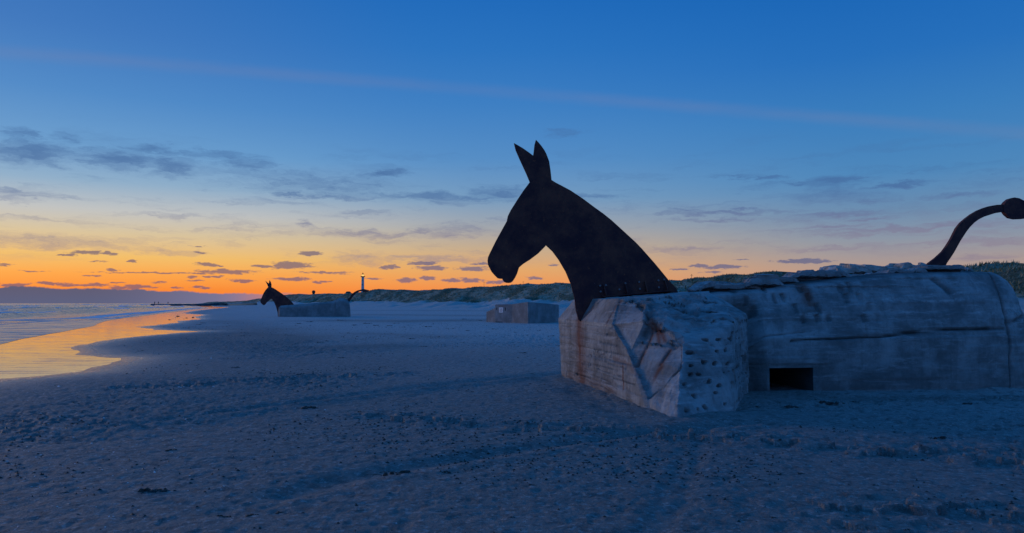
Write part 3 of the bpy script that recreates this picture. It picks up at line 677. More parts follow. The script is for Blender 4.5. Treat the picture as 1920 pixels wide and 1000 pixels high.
crack(on_surf([(1485, 641), (1540, 637), (1600, 633), (1650, 631), (1700, 627), (1750, 622), (1800, 619), (1840, 616), (1880, 614)]), .022, .05, 1)
crack(on_surf([(1752, 524), (1764, 533), (1772, 540), (1780, 548)]), .06, .06, .6)
crack(on_surf([(1888, 606), (1905, 600), (1917, 594)]), .03, .05, .6)
for A__, w__ in (([(1653, 561), (1675, 564)], .02), ([(1730, 566), (1790, 565)], .02), ([(1790, 551), (1808, 549)], .02), ([(1790, 562), (1806, 562)], .018), ([(1440, 652), (1410, 660)], .02), ([(1825, 587), (1870, 588)], .02), ([(1410, 672), (1450, 660)], .02), ([(1700, 556), (1740, 556)], .012), ([(1500, 590), (1560, 588)], .012)):
    stain(on_surf(A__), w__, .9, 'p')
stain(on_surf([(1884, 585), (1900, 582), (1912, 580)]), .12, .6, 'p')
sa = AX(S1)
for a_, b_ in ((0, .9),): 
    q_ = np.exp(-((s_-S1-.03*mid)/.022)**2)*(w_ > 0); d -= .035*q_; dirt_shade = np.maximum(dirt_shade, q_*.6)
# pitted band under the top edge, left part
row = np.floor(h_/.20); lx = s_/.26+.5*(row % 2); cx = np.floor(lx); on = (hash2(cx, row, 24) < .55)&(h_ > 1.25)&(s_ < 5.4)&(h_ < 2.0)
rad = ((lx-cx-.3-.4*hash2(cx, row, 25))*.26/.075)**2+((h_/.20-row-.3-.4*hash2(cx, row, 26))*.20/.055)**2
q_ = sstep(.1, .8, np.exp(-(((lx-cx-.3-.4*hash2(cx, row, 25))*.26/.07+1.6*mid)**2+((h_/.20-row-.3-.4*hash2(cx, row, 26))*.20/.10+1.2*fine)**2)+.7*fine))*on*(w_ > .5)*np.clip((5.6-s_)/1.0, 0, 1); d -= .04*q_; dirt_shade = np.maximum(dirt_shade, q_*.55)
dirt_shade = np.maximum(dirt_shade, .8*(w_ > .3)*sstep(1.62, 1.45, w_)*(h_ > 1.7)*(s_ < S1-.4))  # dark strip on the top: shade under the slabs painted in
dirt_shade = np.maximum(dirt_shade, .6*sstep(.85, .0, h_)*(w_ > 0)*(.6+.4*mid))
rust = np.maximum(rust, .8*np.exp(-((s_-4.0)/.12)**2)*(h_ > 1.55)*(w_ > 0))
d -= .36*sstep(3.06, 2.74, s_+.05*mid)*sstep(1.75, 1.35, h_)*(w_ > .5)
# square the hole: no relief round the opening
hole = (s_ > so1-.03) & (s_ < so2+.03) & (h_ < .47) & (w_ > 0); d = np.where(hole, 0, d)
pos_ = pos_+nor*d[:, None]
keep = []
ms = meta[:, 0].reshape(len(st_all), nring); mh = meta[:, 2].reshape(len(st_all), nring); mw = meta[:, 1].reshape(len(st_all), nring)
for i in range(len(st_all)-1):
    for j in range(nring-1):
        sc_, hc_ = (ms[i, j]+ms[i+1, j])/2, (mh[i, j]+mh[i, j+1])/2
        if so1 < sc_ < so2 and hc_ < .42 and mw[i, j] > 1.5: continue
        a = i*nring+j; keep.append((a, a+nring, a+nring+1, a+1))
last = (len(st_all)-1)*nring; endc = len(pos_)
V = np.vstack([pos_, [[*(AX(S1+1.05))[:2], .5]]]); dirt_shade = np.append(dirt_shade, 0); rust = np.append(rust, 0); pale = np.append(pale, 0)
fl = [tuple(k) for k in keep]+[(last+j+1, last+j, endc) for j in range(nring-1)]
fl.append(tuple(range(nring)))
body = mesh_np('main_body', V, fl, CONC, attrs={'rust': rust, 'dirt_shade': dirt_shade, 'pale': pale}); attach(body, mule)
# recess behind the opening
def boxm(name, c, sx_, sy_, sz_, m, root=None, rot=None, bevel=0):
    bm = bmesh.new(); bmesh.ops.create_cube(bm, size=1)
    for v in bm.verts: v.co = Vector((v.co.x*sx_, v.co.y*sy_, v.co.z*sz_))
    if bevel: bmesh.ops.bevel(bm, geom=bm.edges[:], offset=bevel, segments=1, affect='EDGES')
    M_ = rot if rot else Vector
    for v in bm.verts:
        co_ = v.co
        v.co = (U*co_.x-VN*co_.y+Vector((0, 0, co_.z)) if rot == 'U' else co_)+Vector(c)
    me = bpy.data.meshes.new(name); bm.to_mesh(me); bm.free(); me.materials.append(m)
    o = bpy.data.objects.new(name, me); COL.objects.link(o)
    if root: attach(o, root)
    return o
def rec(s, w, h): p = AX(s)+VN*w; return (p.x, p.y, h)
e_ = .0
rv = [rec(so1, NW, -.25), rec(so2, NW, -.25), rec(so2, NW, .42), rec(so1, NW, .42), rec(so1, .2, -.25), rec(so2, .2, -.25), rec(so2, .2, .42), rec(so1, .2, .42)]
opening = mesh_np('embrasure', np.array(rv), [(0, 4, 7, 3), (1, 2, 6, 5), (3, 7, 6, 2), (4, 5, 6, 7)], CONC, attrs={'dirt_shade': [.75]*4+[1]*4, 'rust': [0]*8, 'pale': [0]*8}); attach(opening, mule)  # walls darkened towards the back: recess shade painted into the colour
opening['label'] = 'dark low opening in the side'

# broken roof slabs: each one a lump of its own, jagged and chipped
def slab(pxa, pxb, ytop, ybot, Z, depth, seed, tilt=0, mtl=CONC, flat=1.0):
    a = P(pxa, ybot, Z); b = P(pxb, ybot, Z); t = P(pxa, ytop, Z).z-a.z; n = max(10, int((b-a).length/.045)); m_ = max(6, int(depth/.07)); q = 5
    dirx = (b-a); Lx = dirx.length; dirx.normalize()
    diry = Vector((-dirx.y, dirx.x, 0))
    bm = bmesh.new(); bmesh.ops.create_cube(bm, size=1)
    bmesh.ops.subdivide_edges(bm, edges=bm.edges[:], cuts=2)
    bm.free(); bm = bmesh.new()
    bmesh.ops.create_cube(bm, size=1); 
    for v in bm.verts: v.co = Vector((v.co.x*Lx, v.co.y*depth, v.co.z*t))
    for it in range(7):
        es = [e for e in bm.edges if e.calc_length() > .055]
        if not es: break
        bmesh.ops.subdivide_edges(bm, edges=es, cuts=1); bmesh.ops.triangulate(bm, faces=[f for f in bm.faces if len(f.verts) > 3])
    bm.normal_update(); pp = np.array([v.co[:] for v in bm.verts]); nn_ = np.array([v.normal[:] for v in bm.verts])
    xn = pp[:, 0]/Lx+.5; yn = pp[:, 1]/depth; zn = pp[:, 2]/t+.5
    shade_ = np.clip((.35-zn)*1.6, 0, .8)
    big = fbm3(pp+seed*3.1, 1.7, 3, seed); md = fbm3(pp+seed*5.7, 5, 4, seed+5)
    blk = hash2(np.floor(pp[:, 0]/.33+big), np.floor(pp[:, 1]/.4), seed)-.5
    pp = pp+nn_*((.05*big+.035*md)[:, None])*flat
    pp[:, 2] += zn*(.5*t*blk+.25*t*big)*flat-(zn*t*.8*sstep(.16, 0, xn)+zn*t*.6*sstep(.9, 1, xn))*flat
    pp[:, 1] += .16*sstep(.42, .2, zn)*(yn < 0)
    pp[:, 0] += .12*fbm(pp[:, 1]*3, pp[:, 2]*6, 3, seed+9)*np.sign(xn-.5)+tilt*pp[:, 2]
    o_ = (a+b)/2+diry*depth/2; base = (a.z+b.z)/2; slope = (b.z-a.z)/max(Lx, .01)
    for v, c in zip(bm.verts, pp):
        w3 = o_+Vector((dirx.x, dirx.y, 0)).normalized()*c[0]+diry*c[1]; v.co = Vector((w3.x, w3.y, base+slope*c[0]+c[2]+t/2))
    me = bpy.data.meshes.new('roof_slab'); bm.to_mesh(me); bm.free()
    for nme, arr in (('rust', np.zeros(len(pp))), ('dirt_shade', np.clip((.35-zn)*1.6, 0, .8)*np.ones(len(pp)))):  # undersides darkened: shade of the gaps below painted into the colour
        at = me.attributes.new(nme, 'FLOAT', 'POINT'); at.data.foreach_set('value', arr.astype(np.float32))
    me.materials.append(mtl); o = bpy.data.objects.new('roof_slab', me); COL.objects.link(o); attach(o, mule); return o
slab(1312, 1424, 531, 547, 14.4, .8, 1); slab(1402, 1492, 517, 537, 14.75, .7, 2); slab(1476, 1592, 511, 526, 14.75, .55, 3); slab(1398, 1470, 528, 541, 14.3, .25, 4)
slab(1556, 1636, 500.5, 519, 15.6, .8, 5, 0, CONCLIT); slab(1612, 1702, 499, 517, 15.7, .6, 6, 0, CONCLIT); slab(1590, 1668, 513.5, 522, 14.8, .3, 7); slab(1684, 1750, 497, 513, 15.6, .7, 8, 0, CONCLIT)
slab(1655, 1740, 507.5, 516, 14.9, .35, 12); slab(1800, 1828, 503, 511, 15.7, .5, 10)
s9 = slab(1741, 1806, 496.5, 510.5, 14.95, .6, 9, flat=.25)
s9['label'] = 'smooth squared slab at the foot of the tail'

# steel mule head: one thick plate cut to a silhouette
HEAD = [(963.6, 268.9), (971, 273), (979.6, 278), (992, 286.7), (999.7, 292.5), (1000.9, 283.7), (1002.2, 272), (1004.7, 262.8), (1009.5, 267.5), (1015, 274.2), (1020.5, 282), (1024.4, 289.4), (1029.4, 302.7), (1032, 319.8), (1034, 338), (1042, 343), (1051, 347.6), (1070, 357.8), (1092.8, 373),
        (1115.6, 390), (1131, 401), (1146, 413), (1168.9, 433.8), (1191.7, 454.7), (1203, 466.5), (1214.5, 479.5), (1226, 492.5), (1237.3, 506), (1254.4, 527), (1267.7, 541), (1272, 552), (1200, 560), (1135, 568), (1102, 592), (1090, 604), (1084.5, 600), (1079.5, 582), (1076.9, 559), (1070, 532.7), (1060.5, 509.9),
        (1047, 487), (1035.8, 471.9), (1023.7, 460.5), (1020.6, 464), (1009, 475.7), (994, 487), (980.7, 495.4), (973, 502), (969.3, 513.7), (965.8, 521), (961.7, 527), (958, 530.4), (954, 531), (949, 530.6), (945.4, 528.9), (943, 525.6), (941.6, 523.2), (937, 523), (933, 522), (927, 516), (921.8, 509.9),
        (918, 503), (915, 496.6), (914.1, 489), (915, 483), (917.2, 477.5), (929.4, 452.8), (940.8, 432), (950.3, 414.8), (952.2, 405.3), (957.9, 394), (971.2, 373), (982.6, 356), (993.3, 341.9), (986.4, 325.5), (975, 300.8), (966.7, 281.8)]
def plate(name, pts3, n, th, m, root):
    bm = bmesh.new(); n = n.normalized()
    A = [bm.verts.new(p+n*th/2) for p in pts3]; B = [bm.verts.new(p-n*th/2) for p in pts3]
    tx_ = Vector((-n.y, n.x, 0)) if abs(n.z) < .9 else Vector((1, 0, 0)); tx_.normalize(); ty_ = n.cross(tx_)
    flat = [Vector((p.dot(tx_), p.dot(ty_), 0)) for p in pts3]
    for (i, j, k) in tessellate_polygon([flat]):
        bm.faces.new((A[i], A[j], A[k])); bm.faces.new((B[k], B[j], B[i]))
    for i in range(len(A)):
        j = (i+1) % len(A); bm.faces.new((A[i], B[i], B[j], A[j]))
    bmesh.ops.recalc_face_normals(bm, faces=bm.faces[:])
    me = bpy.data.meshes.new(name); bm.to_mesh(me); bm.free(); me.materials.append(m)
    o = bpy.data.objects.new(name, me); COL.objects.link(o); attach(o, root); return o
PL = lambda x, y: onplane(x, y, P0, VN)
head = plate('mule_head', [PL(x, y) for x, y in HEAD], VN, .035, RUST, mule); head['label'] = 'rusty steel mule head with two upright ears'
# angle iron, gussets and bolts that hold the plate
off = VN*.03
f0 = PL(1127, 557.5)+VN*.02; f1 = PL(1257, 546)+VN*.02; up = Vector((0, 0, 1))
def bar(name, a, b, side, hgt, m, root, parent=None, thick=None):
    # box from a to b, extruded along side and up vectors
    vs = [a, b, b+side, a+side]; vs = vs+[v+hgt for v in vs]
    o = mesh_np(name, np.array([v[:] for v in vs]), [(3, 2, 1, 0), (4, 5, 6, 7), (0, 1, 5, 4), (1, 2, 6, 5), (2, 3, 7, 6), (3, 0, 4, 7)], m)
    o.parent = parent if parent else root; o.location = -Vector(root.location); return o
fl1 = bar('base_flange', f0-VN*.15, f1-VN*.15, VN*.30, up*.022, RUST, mule)
fl2 = bar('backing_strip', f0+up*.022, f1+up*.022, VN*.015, up*.17, RUST, mule)
for gx, gy in ((1131, 533), (1171, 531), (1208, 528), (1245, 524)):
    b0 = PL(gx+2, 556.5-(gx-1127)*.088)+VN*.036+up*.02; t0 = PL(gx, gy)+VN*.02
    tri_ = [b0, b0+VN*.12, b0+VN*.12+up*.03, t0+VN*.03, t0]
    plate('gusset', tri_, U, .02, BOLT if False else RUST, mule)
def bolt(px, py, root=mule, r=.022, pl=PL):
    c = pl(px, py)+VN*.035; vs = []; fs = []
    for k in range(6):
        a = k*math.pi/3
        for o_ in (0, .022): vs.append(c+VN*o_+U*(r*math.cos(a))+up*(r*math.sin(a)))
    for k in range(6):
        a, b = 2*k, 2*((k+1) % 6); fs.append((a, b, b+1, a+1))
    fs.append(tuple(2*k+1 for k in range(6)))
    o = mesh_np('bolt', np.array([v[:] for v in vs]), fs, BOLT); attach(o, root)
for b_ in ((1124, 536), (1135, 535), (1171.5, 531.5), (1197, 529), (1198.5, 542), (1233, 526), (1234, 539), (1244, 524.5), (1125, 547), (1160, 543)): bolt(*b_)

# tail: thick curved plate with a tuft at its tip
TL = [(1726, 513), (1733, 502), (1739.6, 494), (1753, 484), (1766, 472), (1774, 461), (1781, 450), (1792, 428), (1800, 418), (1810, 409.5), (1820, 402), (1832, 395), (1843, 390.5), (1854, 387), (1867, 384.6), (1879, 384)]
TR = [(1878.5, 398), (1863, 400.5), (1843, 407), (1833, 412), (1825, 418), (1817, 426), (1810, 435), (1799, 452), (1788, 472), (1781, 483), (1774, 493), (1769, 503), (1766, 513)]
TAILP = Vector((AX(7.2)[:]))
PT = lambda x, y: onplane(x, y, TAILP, VN)
TUFT = [(1878, 386), (1883, 379), (1890, 373.5), (1899, 371), (1908, 372.5), (1919, 378), (1933, 381), (1950, 381), (1968, 376), (1960, 388), (1947, 398), (1932, 406), (1916, 411), (1902, 411.5), (1891, 409), (1884, 403), (1879, 396)]
tl_ = plate('tail', [PT(x, y) for x, y in TL+TR], VN, .07, RUST, mule)
tf = plate('tail_tuft', [PT(x, y) for x, y in TUFT], VN, .10, RUST, mule)

# ------------------------------------------------------------------ second mule bunker
Z2 = G(590, 594).y
mule2 = empty('mule_bunker', (G(590, 594).x, Z2+1.6, 0))
tag(mule2, 'small far concrete bunker with mule head and tail, near the waterline', 'bunker sculpture', 'bunkers turned into mules')
BODY2 = [(521.5, 599), (522, 577), (526, 573.5), (551, 571.5), (590, 568.3), (624, 564.8), (634, 560), (641, 559), (648, 561), (654, 565), (655.5, 573), (656.5, 585), (657, 599)]
def prism2(name, prof, Zn, dep, m, root, cham=.35):
    bm = bmesh.new(); rings_ = []
    n = len(prof)
    cx = sum(p[0] for p in prof)/n
    for dz_, ins in ((0, cham), (cham*.8, 0), (dep-cham*.8, 0), (dep, cham)):
        r_ = []
        for (x, y) in prof:
            p = P(x, y, Zn); xm = P(cx, y, Zn).x; 
            q_ = Vector((p.x-dz_*.22, Zn+dz_, p.z))
            if p.z > .3: q_.z -= ins*.75
            q_.x += ins*(.4 if p.x < xm-3 else (-.4 if p.x > xm+3 else 0)); r_.append(bm.verts.new(q_))
        rings_.append(r_)
    for a, b in zip(rings_[:-1], rings_[1:]):
        for i in range(n):
            j = (i+1) % n; bm.faces.new((a[i], a[j], b[j], b[i]))
    bm.faces.new(rings_[0]); bm.faces.new(rings_[-1][::-1])
    bmesh.ops.recalc_face_normals(bm, faces=bm.faces[:]); bmesh.ops.triangulate(bm, faces=bm.faces[:])
    for it in range(5):
        es = [e for e in bm.edges if e.calc_length() > .5]
        if not es: break
        bmesh.ops.subdivide_edges(bm, edges=es, cuts=1); bmesh.ops.triangulate(bm, faces=[f for f in bm.faces if len(f.verts) > 3])
    pp = np.array([v.co[:] for v in bm.verts]); dd_ = fbm3(pp, .9, 4, 5)*.02; bm.normal_update()
    for v, q_ in zip(bm.verts, dd_): v.co += v.normal*q_
    me = bpy.data.meshes.new(name); bm.to_mesh(me); bm.free(); me.materials.append(m)
    o = bpy.data.objects.new(name, me); COL.objects.link(o); attach(o, root); return o
prism2('concrete_body', BODY2, Z2, 3.4, CONC2, mule2)
rim = prism2('rear_block', [(628, 599), (630, 563), (636, 558.6), (642, 558.4), (650, 561.5), (655, 566), (656.5, 576), (657.5, 590), (657.5, 599)], Z2-.25, 3.9, CONC2, mule2, .5)
sA = (563-488.5)/(1267.7-914)                # same cut-out as the big one, seen farther off
def H2(x, y):
    if y > 545: return None
    return (488.3+(x-914)*.163, 526+(y-263)*.197)
HEAD2 = [(497.5, 526.8), (502, 530.5), (503.8, 532), (504.6, 529.5), (505.5, 525.6), (508, 529.5), (509, 533.5), (509, 539), (512, 540), (517, 543), (523, 547), (530, 551.8), (537, 557), (543, 562.5), (549, 568.5), (552, 573), (552, 576), (530, 580), (524, 592), (521.5, 595), (520.6, 586), (517.5, 575),
         (514, 566.5), (510.5, 562), (508.5, 560.5), (506, 562), (503, 565), (500.5, 567), (498, 570.5), (495.5, 572.5), (493, 572), (490.5, 569.5), (488.3, 567), (488.6, 564), (491.5, 556), (494.5, 549.5), (498, 544), (503, 538.5), (501, 533.5)]
pc2 = Vector((0, Z2+1.2, 0)); n2 = Vector((0, -1, 0))
plate('mule_head', [onplane(x, y, pc2, n2) for x, y in HEAD2], n2, .06, RUST, mule2)
T2 = [(650, 565), (655.5, 558), (660, 551.5), (665, 547.5), (671, 544.6), (677, 543.2), (680, 543), (680, 545.4), (674, 546.8), (667.5, 550), (662, 556), (657, 563), (654, 568)]
plate('tail', [onplane(x, y, pc2, n2) for x, y in T2], n2, .12, RUST, mule2)
plate('tail_tuft', [onplane(x, y, pc2, n2) for x, y in [(679, 543), (683, 542.4), (688, 543.5), (692.5, 544.5), (689.5, 547.5), (685, 549), (680.5, 547.6), (678.8, 545.3)]], n2, .14, RUST, mule2)

# ------------------------------------------------------------------ grey bunker with a sign
b3 = empty('concrete_bunker', (*G(985, 606)[:2], 0))
tag(b3, 'low grey faceted bunker with a small white sign, between the two mules', 'bunker')
def pr(name, base, tops, m=CONC2):
    bs = [G(x, y) for x, y in base]; n = len(base)
    vs = [Vector((b.x, b.y, -.3)) for b in bs]+[P(b_x, ty, b.y) for (b_x, _), ty, b in zip(base, tops, bs)]
    bk = Vector((.5, 2.6, 0))
    return vs
q0, q1, q2_, q3, q4 = G(912, 607), G(928.5, 607.2), G(960, 606.5), G(990, 604), G(1048, 602)
Zf = q1.y
def up_at(px, py, g): return P(px, py, g.y).z
V3 = []; F3 = []
xs3 = [(928.5, 607.4, 571), (960, 606.2, 570.5), (990, 603.8, 566), (1048, 601.3, 571.5)]
gs = [P(x, 600, Z) for (x, y, t), Z in zip(xs3, (63.6, 61.9, 59.7, 62.9))]
bn_ = Vector((gs[1].y-gs[0].y, -(gs[1].x-gs[0].x), 0)).normalized(); bt_ = Vector((gs[1].x-gs[0].x, gs[1].y-gs[0].y, 0)).normalized()
front = [(g.x, g.y, P(x, t, g.y).z) for g, (x, y, t) in zip(gs, xs3)]
back = [(front[0][0]+.6, front[0][1]+3.6, 1.35), (front[1][0]+.3, front[1][1]+4.4, 1.55), (front[2][0]+.6, front[2][1]+4.6, 1.6), (front[3][0]-.2, front[3][1]+2.6, 1.5)]
bm = bmesh.new()
ft = [bm.verts.new(p) for p in front]; fbv = [bm.verts.new((p[0]-.02*(i == 0), p[1]-.05, -.3)) for i, p in enumerate(front)]
bt = [bm.verts.new(p) for p in back]; bb = [bm.verts.new((p[0], p[1], -.3)) for p in back]
for i in range(3):
    bm.faces.new((fbv[i], fbv[i+1], ft[i+1], ft[i])); bm.faces.new((ft[i], ft[i+1], bt[i+1], bt[i])); bm.faces.new((bt[i], bt[i+1], bb[i+1], bb[i]))
bm.faces.new((fbv[0], ft[0], bt[0], bb[0])); bm.faces.new((fbv[3], bb[3], bt[3], ft[3]))
bmesh.ops.recalc_face_normals(bm, faces=bm.faces[:]); bmesh.ops.bevel(bm, geom=[e for e in bm.edges if all(v.co.z > 0 for v in e.verts)], offset=.05, segments=1, affect='EDGES')
me = bpy.data.meshes.new('main_block'); bm.to_mesh(me); bm.free(); me.materials.append(CONC2); o = bpy.data.objects.new('main_block', me); COL.objects.link(o); attach(o, b3)
xw = [(912, 607.2, 585.5), (928.2, 607.6, 577.5)]
gw = [P(912, 600, 65.2), P(928.6, 600, 63.75)]; tw = [P(x, t, g.y).z for (x, y, t), g in zip(xw, gw)]
vs = [(gw[0].x, gw[0].y, -.3), (gw[1].x, gw[1].y, -.3), (gw[1].x, gw[1].y, tw[1]), (gw[0].x, gw[0].y, tw[0])]
vs += [(x+.35, y+2.4, z if z < 0 else z+.1) for x, y, z in vs]
wing = mesh_np('low_wing', np.array(vs), [(0, 1, 2, 3), (7, 6, 5, 4), (3, 2, 6, 7), (0, 3, 7, 4), (1, 5, 6, 2)], CONC2); attach(wing, b3); wing['label'] = 'lower wing with a sloping top'
def onfront(px, py): return P(px, py, gs[0].y-.03)
def quad(name, x0, y0, x1, y1, th, m, dep=0):
    o_ = Vector(gs[0])+bn_*(.003+dep); a = onplane(x0, y1, o_, bn_); b = onplane(x1, y0, o_, bn_)
    return bar(name, a, Vector((b.x, b.y, a.z)), bn_*th, Vector((0, 0, b.z-a.z)), m, b3)
sg = quad('sign', 936, 576.6, 943.6, 586.4, .03, SIGNW); sg['label'] = 'small white notice board'
def sub(x0, y0, x1, y1):
    o = quad('printed_line', x0, y0, x1, y1, .004, SIGNT, .032); o.parent = sg; o.location = (0, 0, 0)
sub(938.6, 579.2, 941.2, 580.3); sub(937.8, 581.6, 942, 582.2); sub(937.4, 583.6, 941, 584.2)
quad('small_opening', 947, 577, 948.4, 583, .012, DARK, 0); quad('small_opening', 931, 577, 932.2, 582, .012, DARK, 0)  # dark plates on the wall, shade inside each opening painted as colour
pl3 = quad('low_opening', 929.5, 603.8, 942, 607.6, .02, DARK, 0.03)

# ------------------------------------------------------------------ lighthouse
def tower(name, c, secs, n, m, root, rot=0):
    vs, fs = [], []
    for z, r in secs:
        for k in range(n):
            a = rot+2*math.pi*k/n; vs.append((c[0]+r*math.cos(a), c[1]+r*math.sin(a), z))
    for i in range(len(secs)-1):
        for k in range(n): a, b = i*n+k, i*n+(k+1) % n; fs.append((a, b, b+n, a+n))
    fs.append(tuple(range((len(secs)-1)*n, len(secs)*n)))
    o = mesh_np(name, np.array(vs), fs, m); attach(o, root); return o
ZL = 1000; lb = P(680, 549, ZL); lt = P(680, 520, ZL); lamp_t = P(680, 515, ZL)
lh = empty('lighthouse', (lb.x, ZL, 5)); tag(lh, 'tall white square lighthouse with a lit lantern above the dunes', 'lighthouse')
c = (lb.x, ZL)
tower('tower', c, [(4, 2.9), (lb.z, 2.8), (lt.z, 2.25)], 4, WHITE, lh, math.pi/4+.25)
tower('gallery', c, [(lt.z+.05, 2.3), (lt.z+.35, 3.1), (lt.z+1.3, 3.1)], 8, REDP, lh)
tower('lantern', c, [(lt.z+1.35, 1.35), (lt.z+3.6, 1.35)], 8, LAMP, lh)
tower('lantern_roof', c, [(lt.z+3.65, 1.8), (lt.z+4.6, 1.0), (lt.z+5.6, .15), (lt.z+6.8, .1)], 8, REDP, lh)
for k_ in range(3):
    zz = lb.z+4+k_*6; bar('window', Vector((c[0]-.2, ZL-2.25, zz)), Vector((c[0]+.25, ZL-2.25, zz)), Vector((0, -.5, 0)), Vector((0, 0, 1.2)), METAL, lh)
# water tower and low house on the skyline
ZW = 700; wb = P(588, 553, ZW)
wt = empty('water_tower', (wb.x, ZW, 5)); tag(wt, 'small dark round-headed tower on the far skyline, left of the lighthouse', 'tower')
tower('shaft', (wb.x, ZW), [(5, 1.2), (wb.z+1.4, 1.15)], 10, BRICK, wt); tower('tank', (wb.x, ZW), [(wb.z+1.4, 1.1), (wb.z+2.0, 1.6), (wb.z+3.4, 1.6), (wb.z+4.0, 1.0), (wb.z+4.2, .2)], 12, BRICK, wt)
ZH = 620; hb = P(653, 551.5, ZH)
hs = empty('house', (hb.x, ZH, 5)); tag(hs, 'low far house with pitched roof half hidden by dunes, left of the lighthouse', 'house')
bar('wall', Vector((hb.x-1.8, ZH-2, 4)), Vector((hb.x+1.8, ZH-2, 4)), Vector((0, 4, 0)), Vector((0, 0, hb.z-3)), BRICK, hs)
rf = mesh_np('roof', np.array([(hb.x-2, ZH-2.3, hb.z+1.0), (hb.x+2, ZH-2.3, hb.z+1.0), (hb.x+2, ZH+2.3, hb.z+1.0), (hb.x-2, ZH+2.3, hb.z+1.0), (hb.x-1.4, ZH, hb.z+2.1), (hb.x+1.4, ZH, hb.z+2.1)]), [(0, 1, 5, 4), (1, 2, 5), (2, 3, 4, 5), (3, 0, 4), (3, 2, 1, 0)], BRICK); attach(rf, hs)
# thin masts
for px, y0, y1, Z, lab in ((907.5, 540, 528, 330, 'thin mast on the dune crest beside the mule muzzle'), (981, 534, 527.5, 300, 'short post on the dune crest below the mule head'), (1297, 531, 514, 190, 'thin reddish mast behind the steel neck')):
    b = P(px, y0, Z); t = P(px, y1, Z); m_ = empty('mast', (b.x, Z, b.z-2)); tag(m_, lab, 'mast', 'masts on the dunes')
    tower('pole', (b.x, Z), [(b.z-2, .07), (t.z, .05)], 6, METAL, m_); bar('crossarm', Vector((b.x-.35, Z-.03, t.z-.35)), Vector((b.x+.35, Z-.03, t.z-.35)), Vector((0, .06, 0)), Vector((0, 0, .06)), METAL, m_)

# ------------------------------------------------------------------ stone groyne with people
gp = [(286, 572.8, 505, .7), (300, 572, 505, .8), (330, 571.8, 510, .9), (352, 571.2, 515, 1.0), (372, 570.5, 520, 1.1), (390, 570, 525, 1.2), (405, 568.6, 530, 1.7), (413, 568, 532, 1.9), (424, 570, 540, 1.3), (450, 569, 620, 1.6), (480, 566, 700, 3)]
gpts = [(P(x, y, Z)) for x, y, Z, _ in gp]
V = []; Fg = []
n_ = 90
sx_ = np.linspace(0, len(gpts)-1, n_)
for i, s in enumerate(sx_):
    k = min(int(s), len(gpts)-2); f = s-k; p = gpts[k].lerp(gpts[k+1], f)
    for j, (o_, z_) in enumerate(((-4, -1), (-2.2, .55), (-.7, .95), (.8, 1), (2.4, .5), (4.5, -1))):
        zz = max(p.z+.25, 1.25)*z_ if z_ > 0 else -.6
        V.append((p.x+rng.uniform(-.3, .3), p.y+o_*1.2+rng.uniform(-.3, .3), zz+rng.uniform(-.15, .12)*(z_ > 0)))
gr = mesh_np('groyne', np.array(V), grid_faces(n_, 6), ROCK); tag(gr, 'long low dark stone groyne running out into the sea', 'groyne')
def person(px, Z, h, lean, lab, stride):
    g = P(px, 570.8, Z); zb = 1.15
    bm = bmesh.new(); sk = bm.verts.layers.skin.verify()
    pts = {'pel': (0, 0, .52, .085), 'ch': (lean*.3, 0, .74, .095), 'nk': (lean*.45, 0, .86, .038), 'hd': (lean*.55, 0, .95, .062), 'kl': (-stride*.5, 0, .28, .05), 'fl': (-stride, 0, .02, .035), 'kr': (stride*.45, .02, .28, .05), 'fr': (stride, .03, .02, .035),
           'sl': (-.10, 0, .80, .045), 'el': (-.13, 0, .62, .034), 'hl': (-.12, -.04, .47, .025), 'sr': (.10, 0, .80, .045), 'er': (.14, 0, .62, .034), 'hr': (.13, -.05, .47, .025)}
    vs = {}
    for k, (x, y, z, r_) in pts.items():
        v = bm.verts.new((x*h, y*h, z*h)); v[sk].radius = (r_*h, r_*h); vs[k] = v
    vs['pel'][sk].use_root = True
    for a, b in (('pel', 'ch'), ('ch', 'nk'), ('nk', 'hd'), ('pel', 'kl'), ('kl', 'fl'), ('pel', 'kr'), ('kr', 'fr'), ('ch', 'sl'), ('sl', 'el'), ('el', 'hl'), ('ch', 'sr'), ('sr', 'er'), ('er', 'hr')): bm.edges.new((vs[a], vs[b]))
    me = bpy.data.meshes.new('person'); bm.to_mesh(me); bm.free(); me.materials.append(CLOTH)
    o = bpy.data.objects.new('person', me); COL.objects.link(o); o.location = (g.x, Z, zb); o.modifiers.new('skin', 'SKIN'); tag(o, lab, 'person', 'people on the groyne'); return o
person(290, 506, 1.75, -.03, 'leftmost dark figure standing on the tip of the groyne', .06)
person(297, 507, 1.7, .03, 'middle dark figure standing close beside the leftmost one on the groyne', .05)
person(315, 508, 1.65, 0, 'rightmost dark figure standing apart from the pair on the groyne', .07)

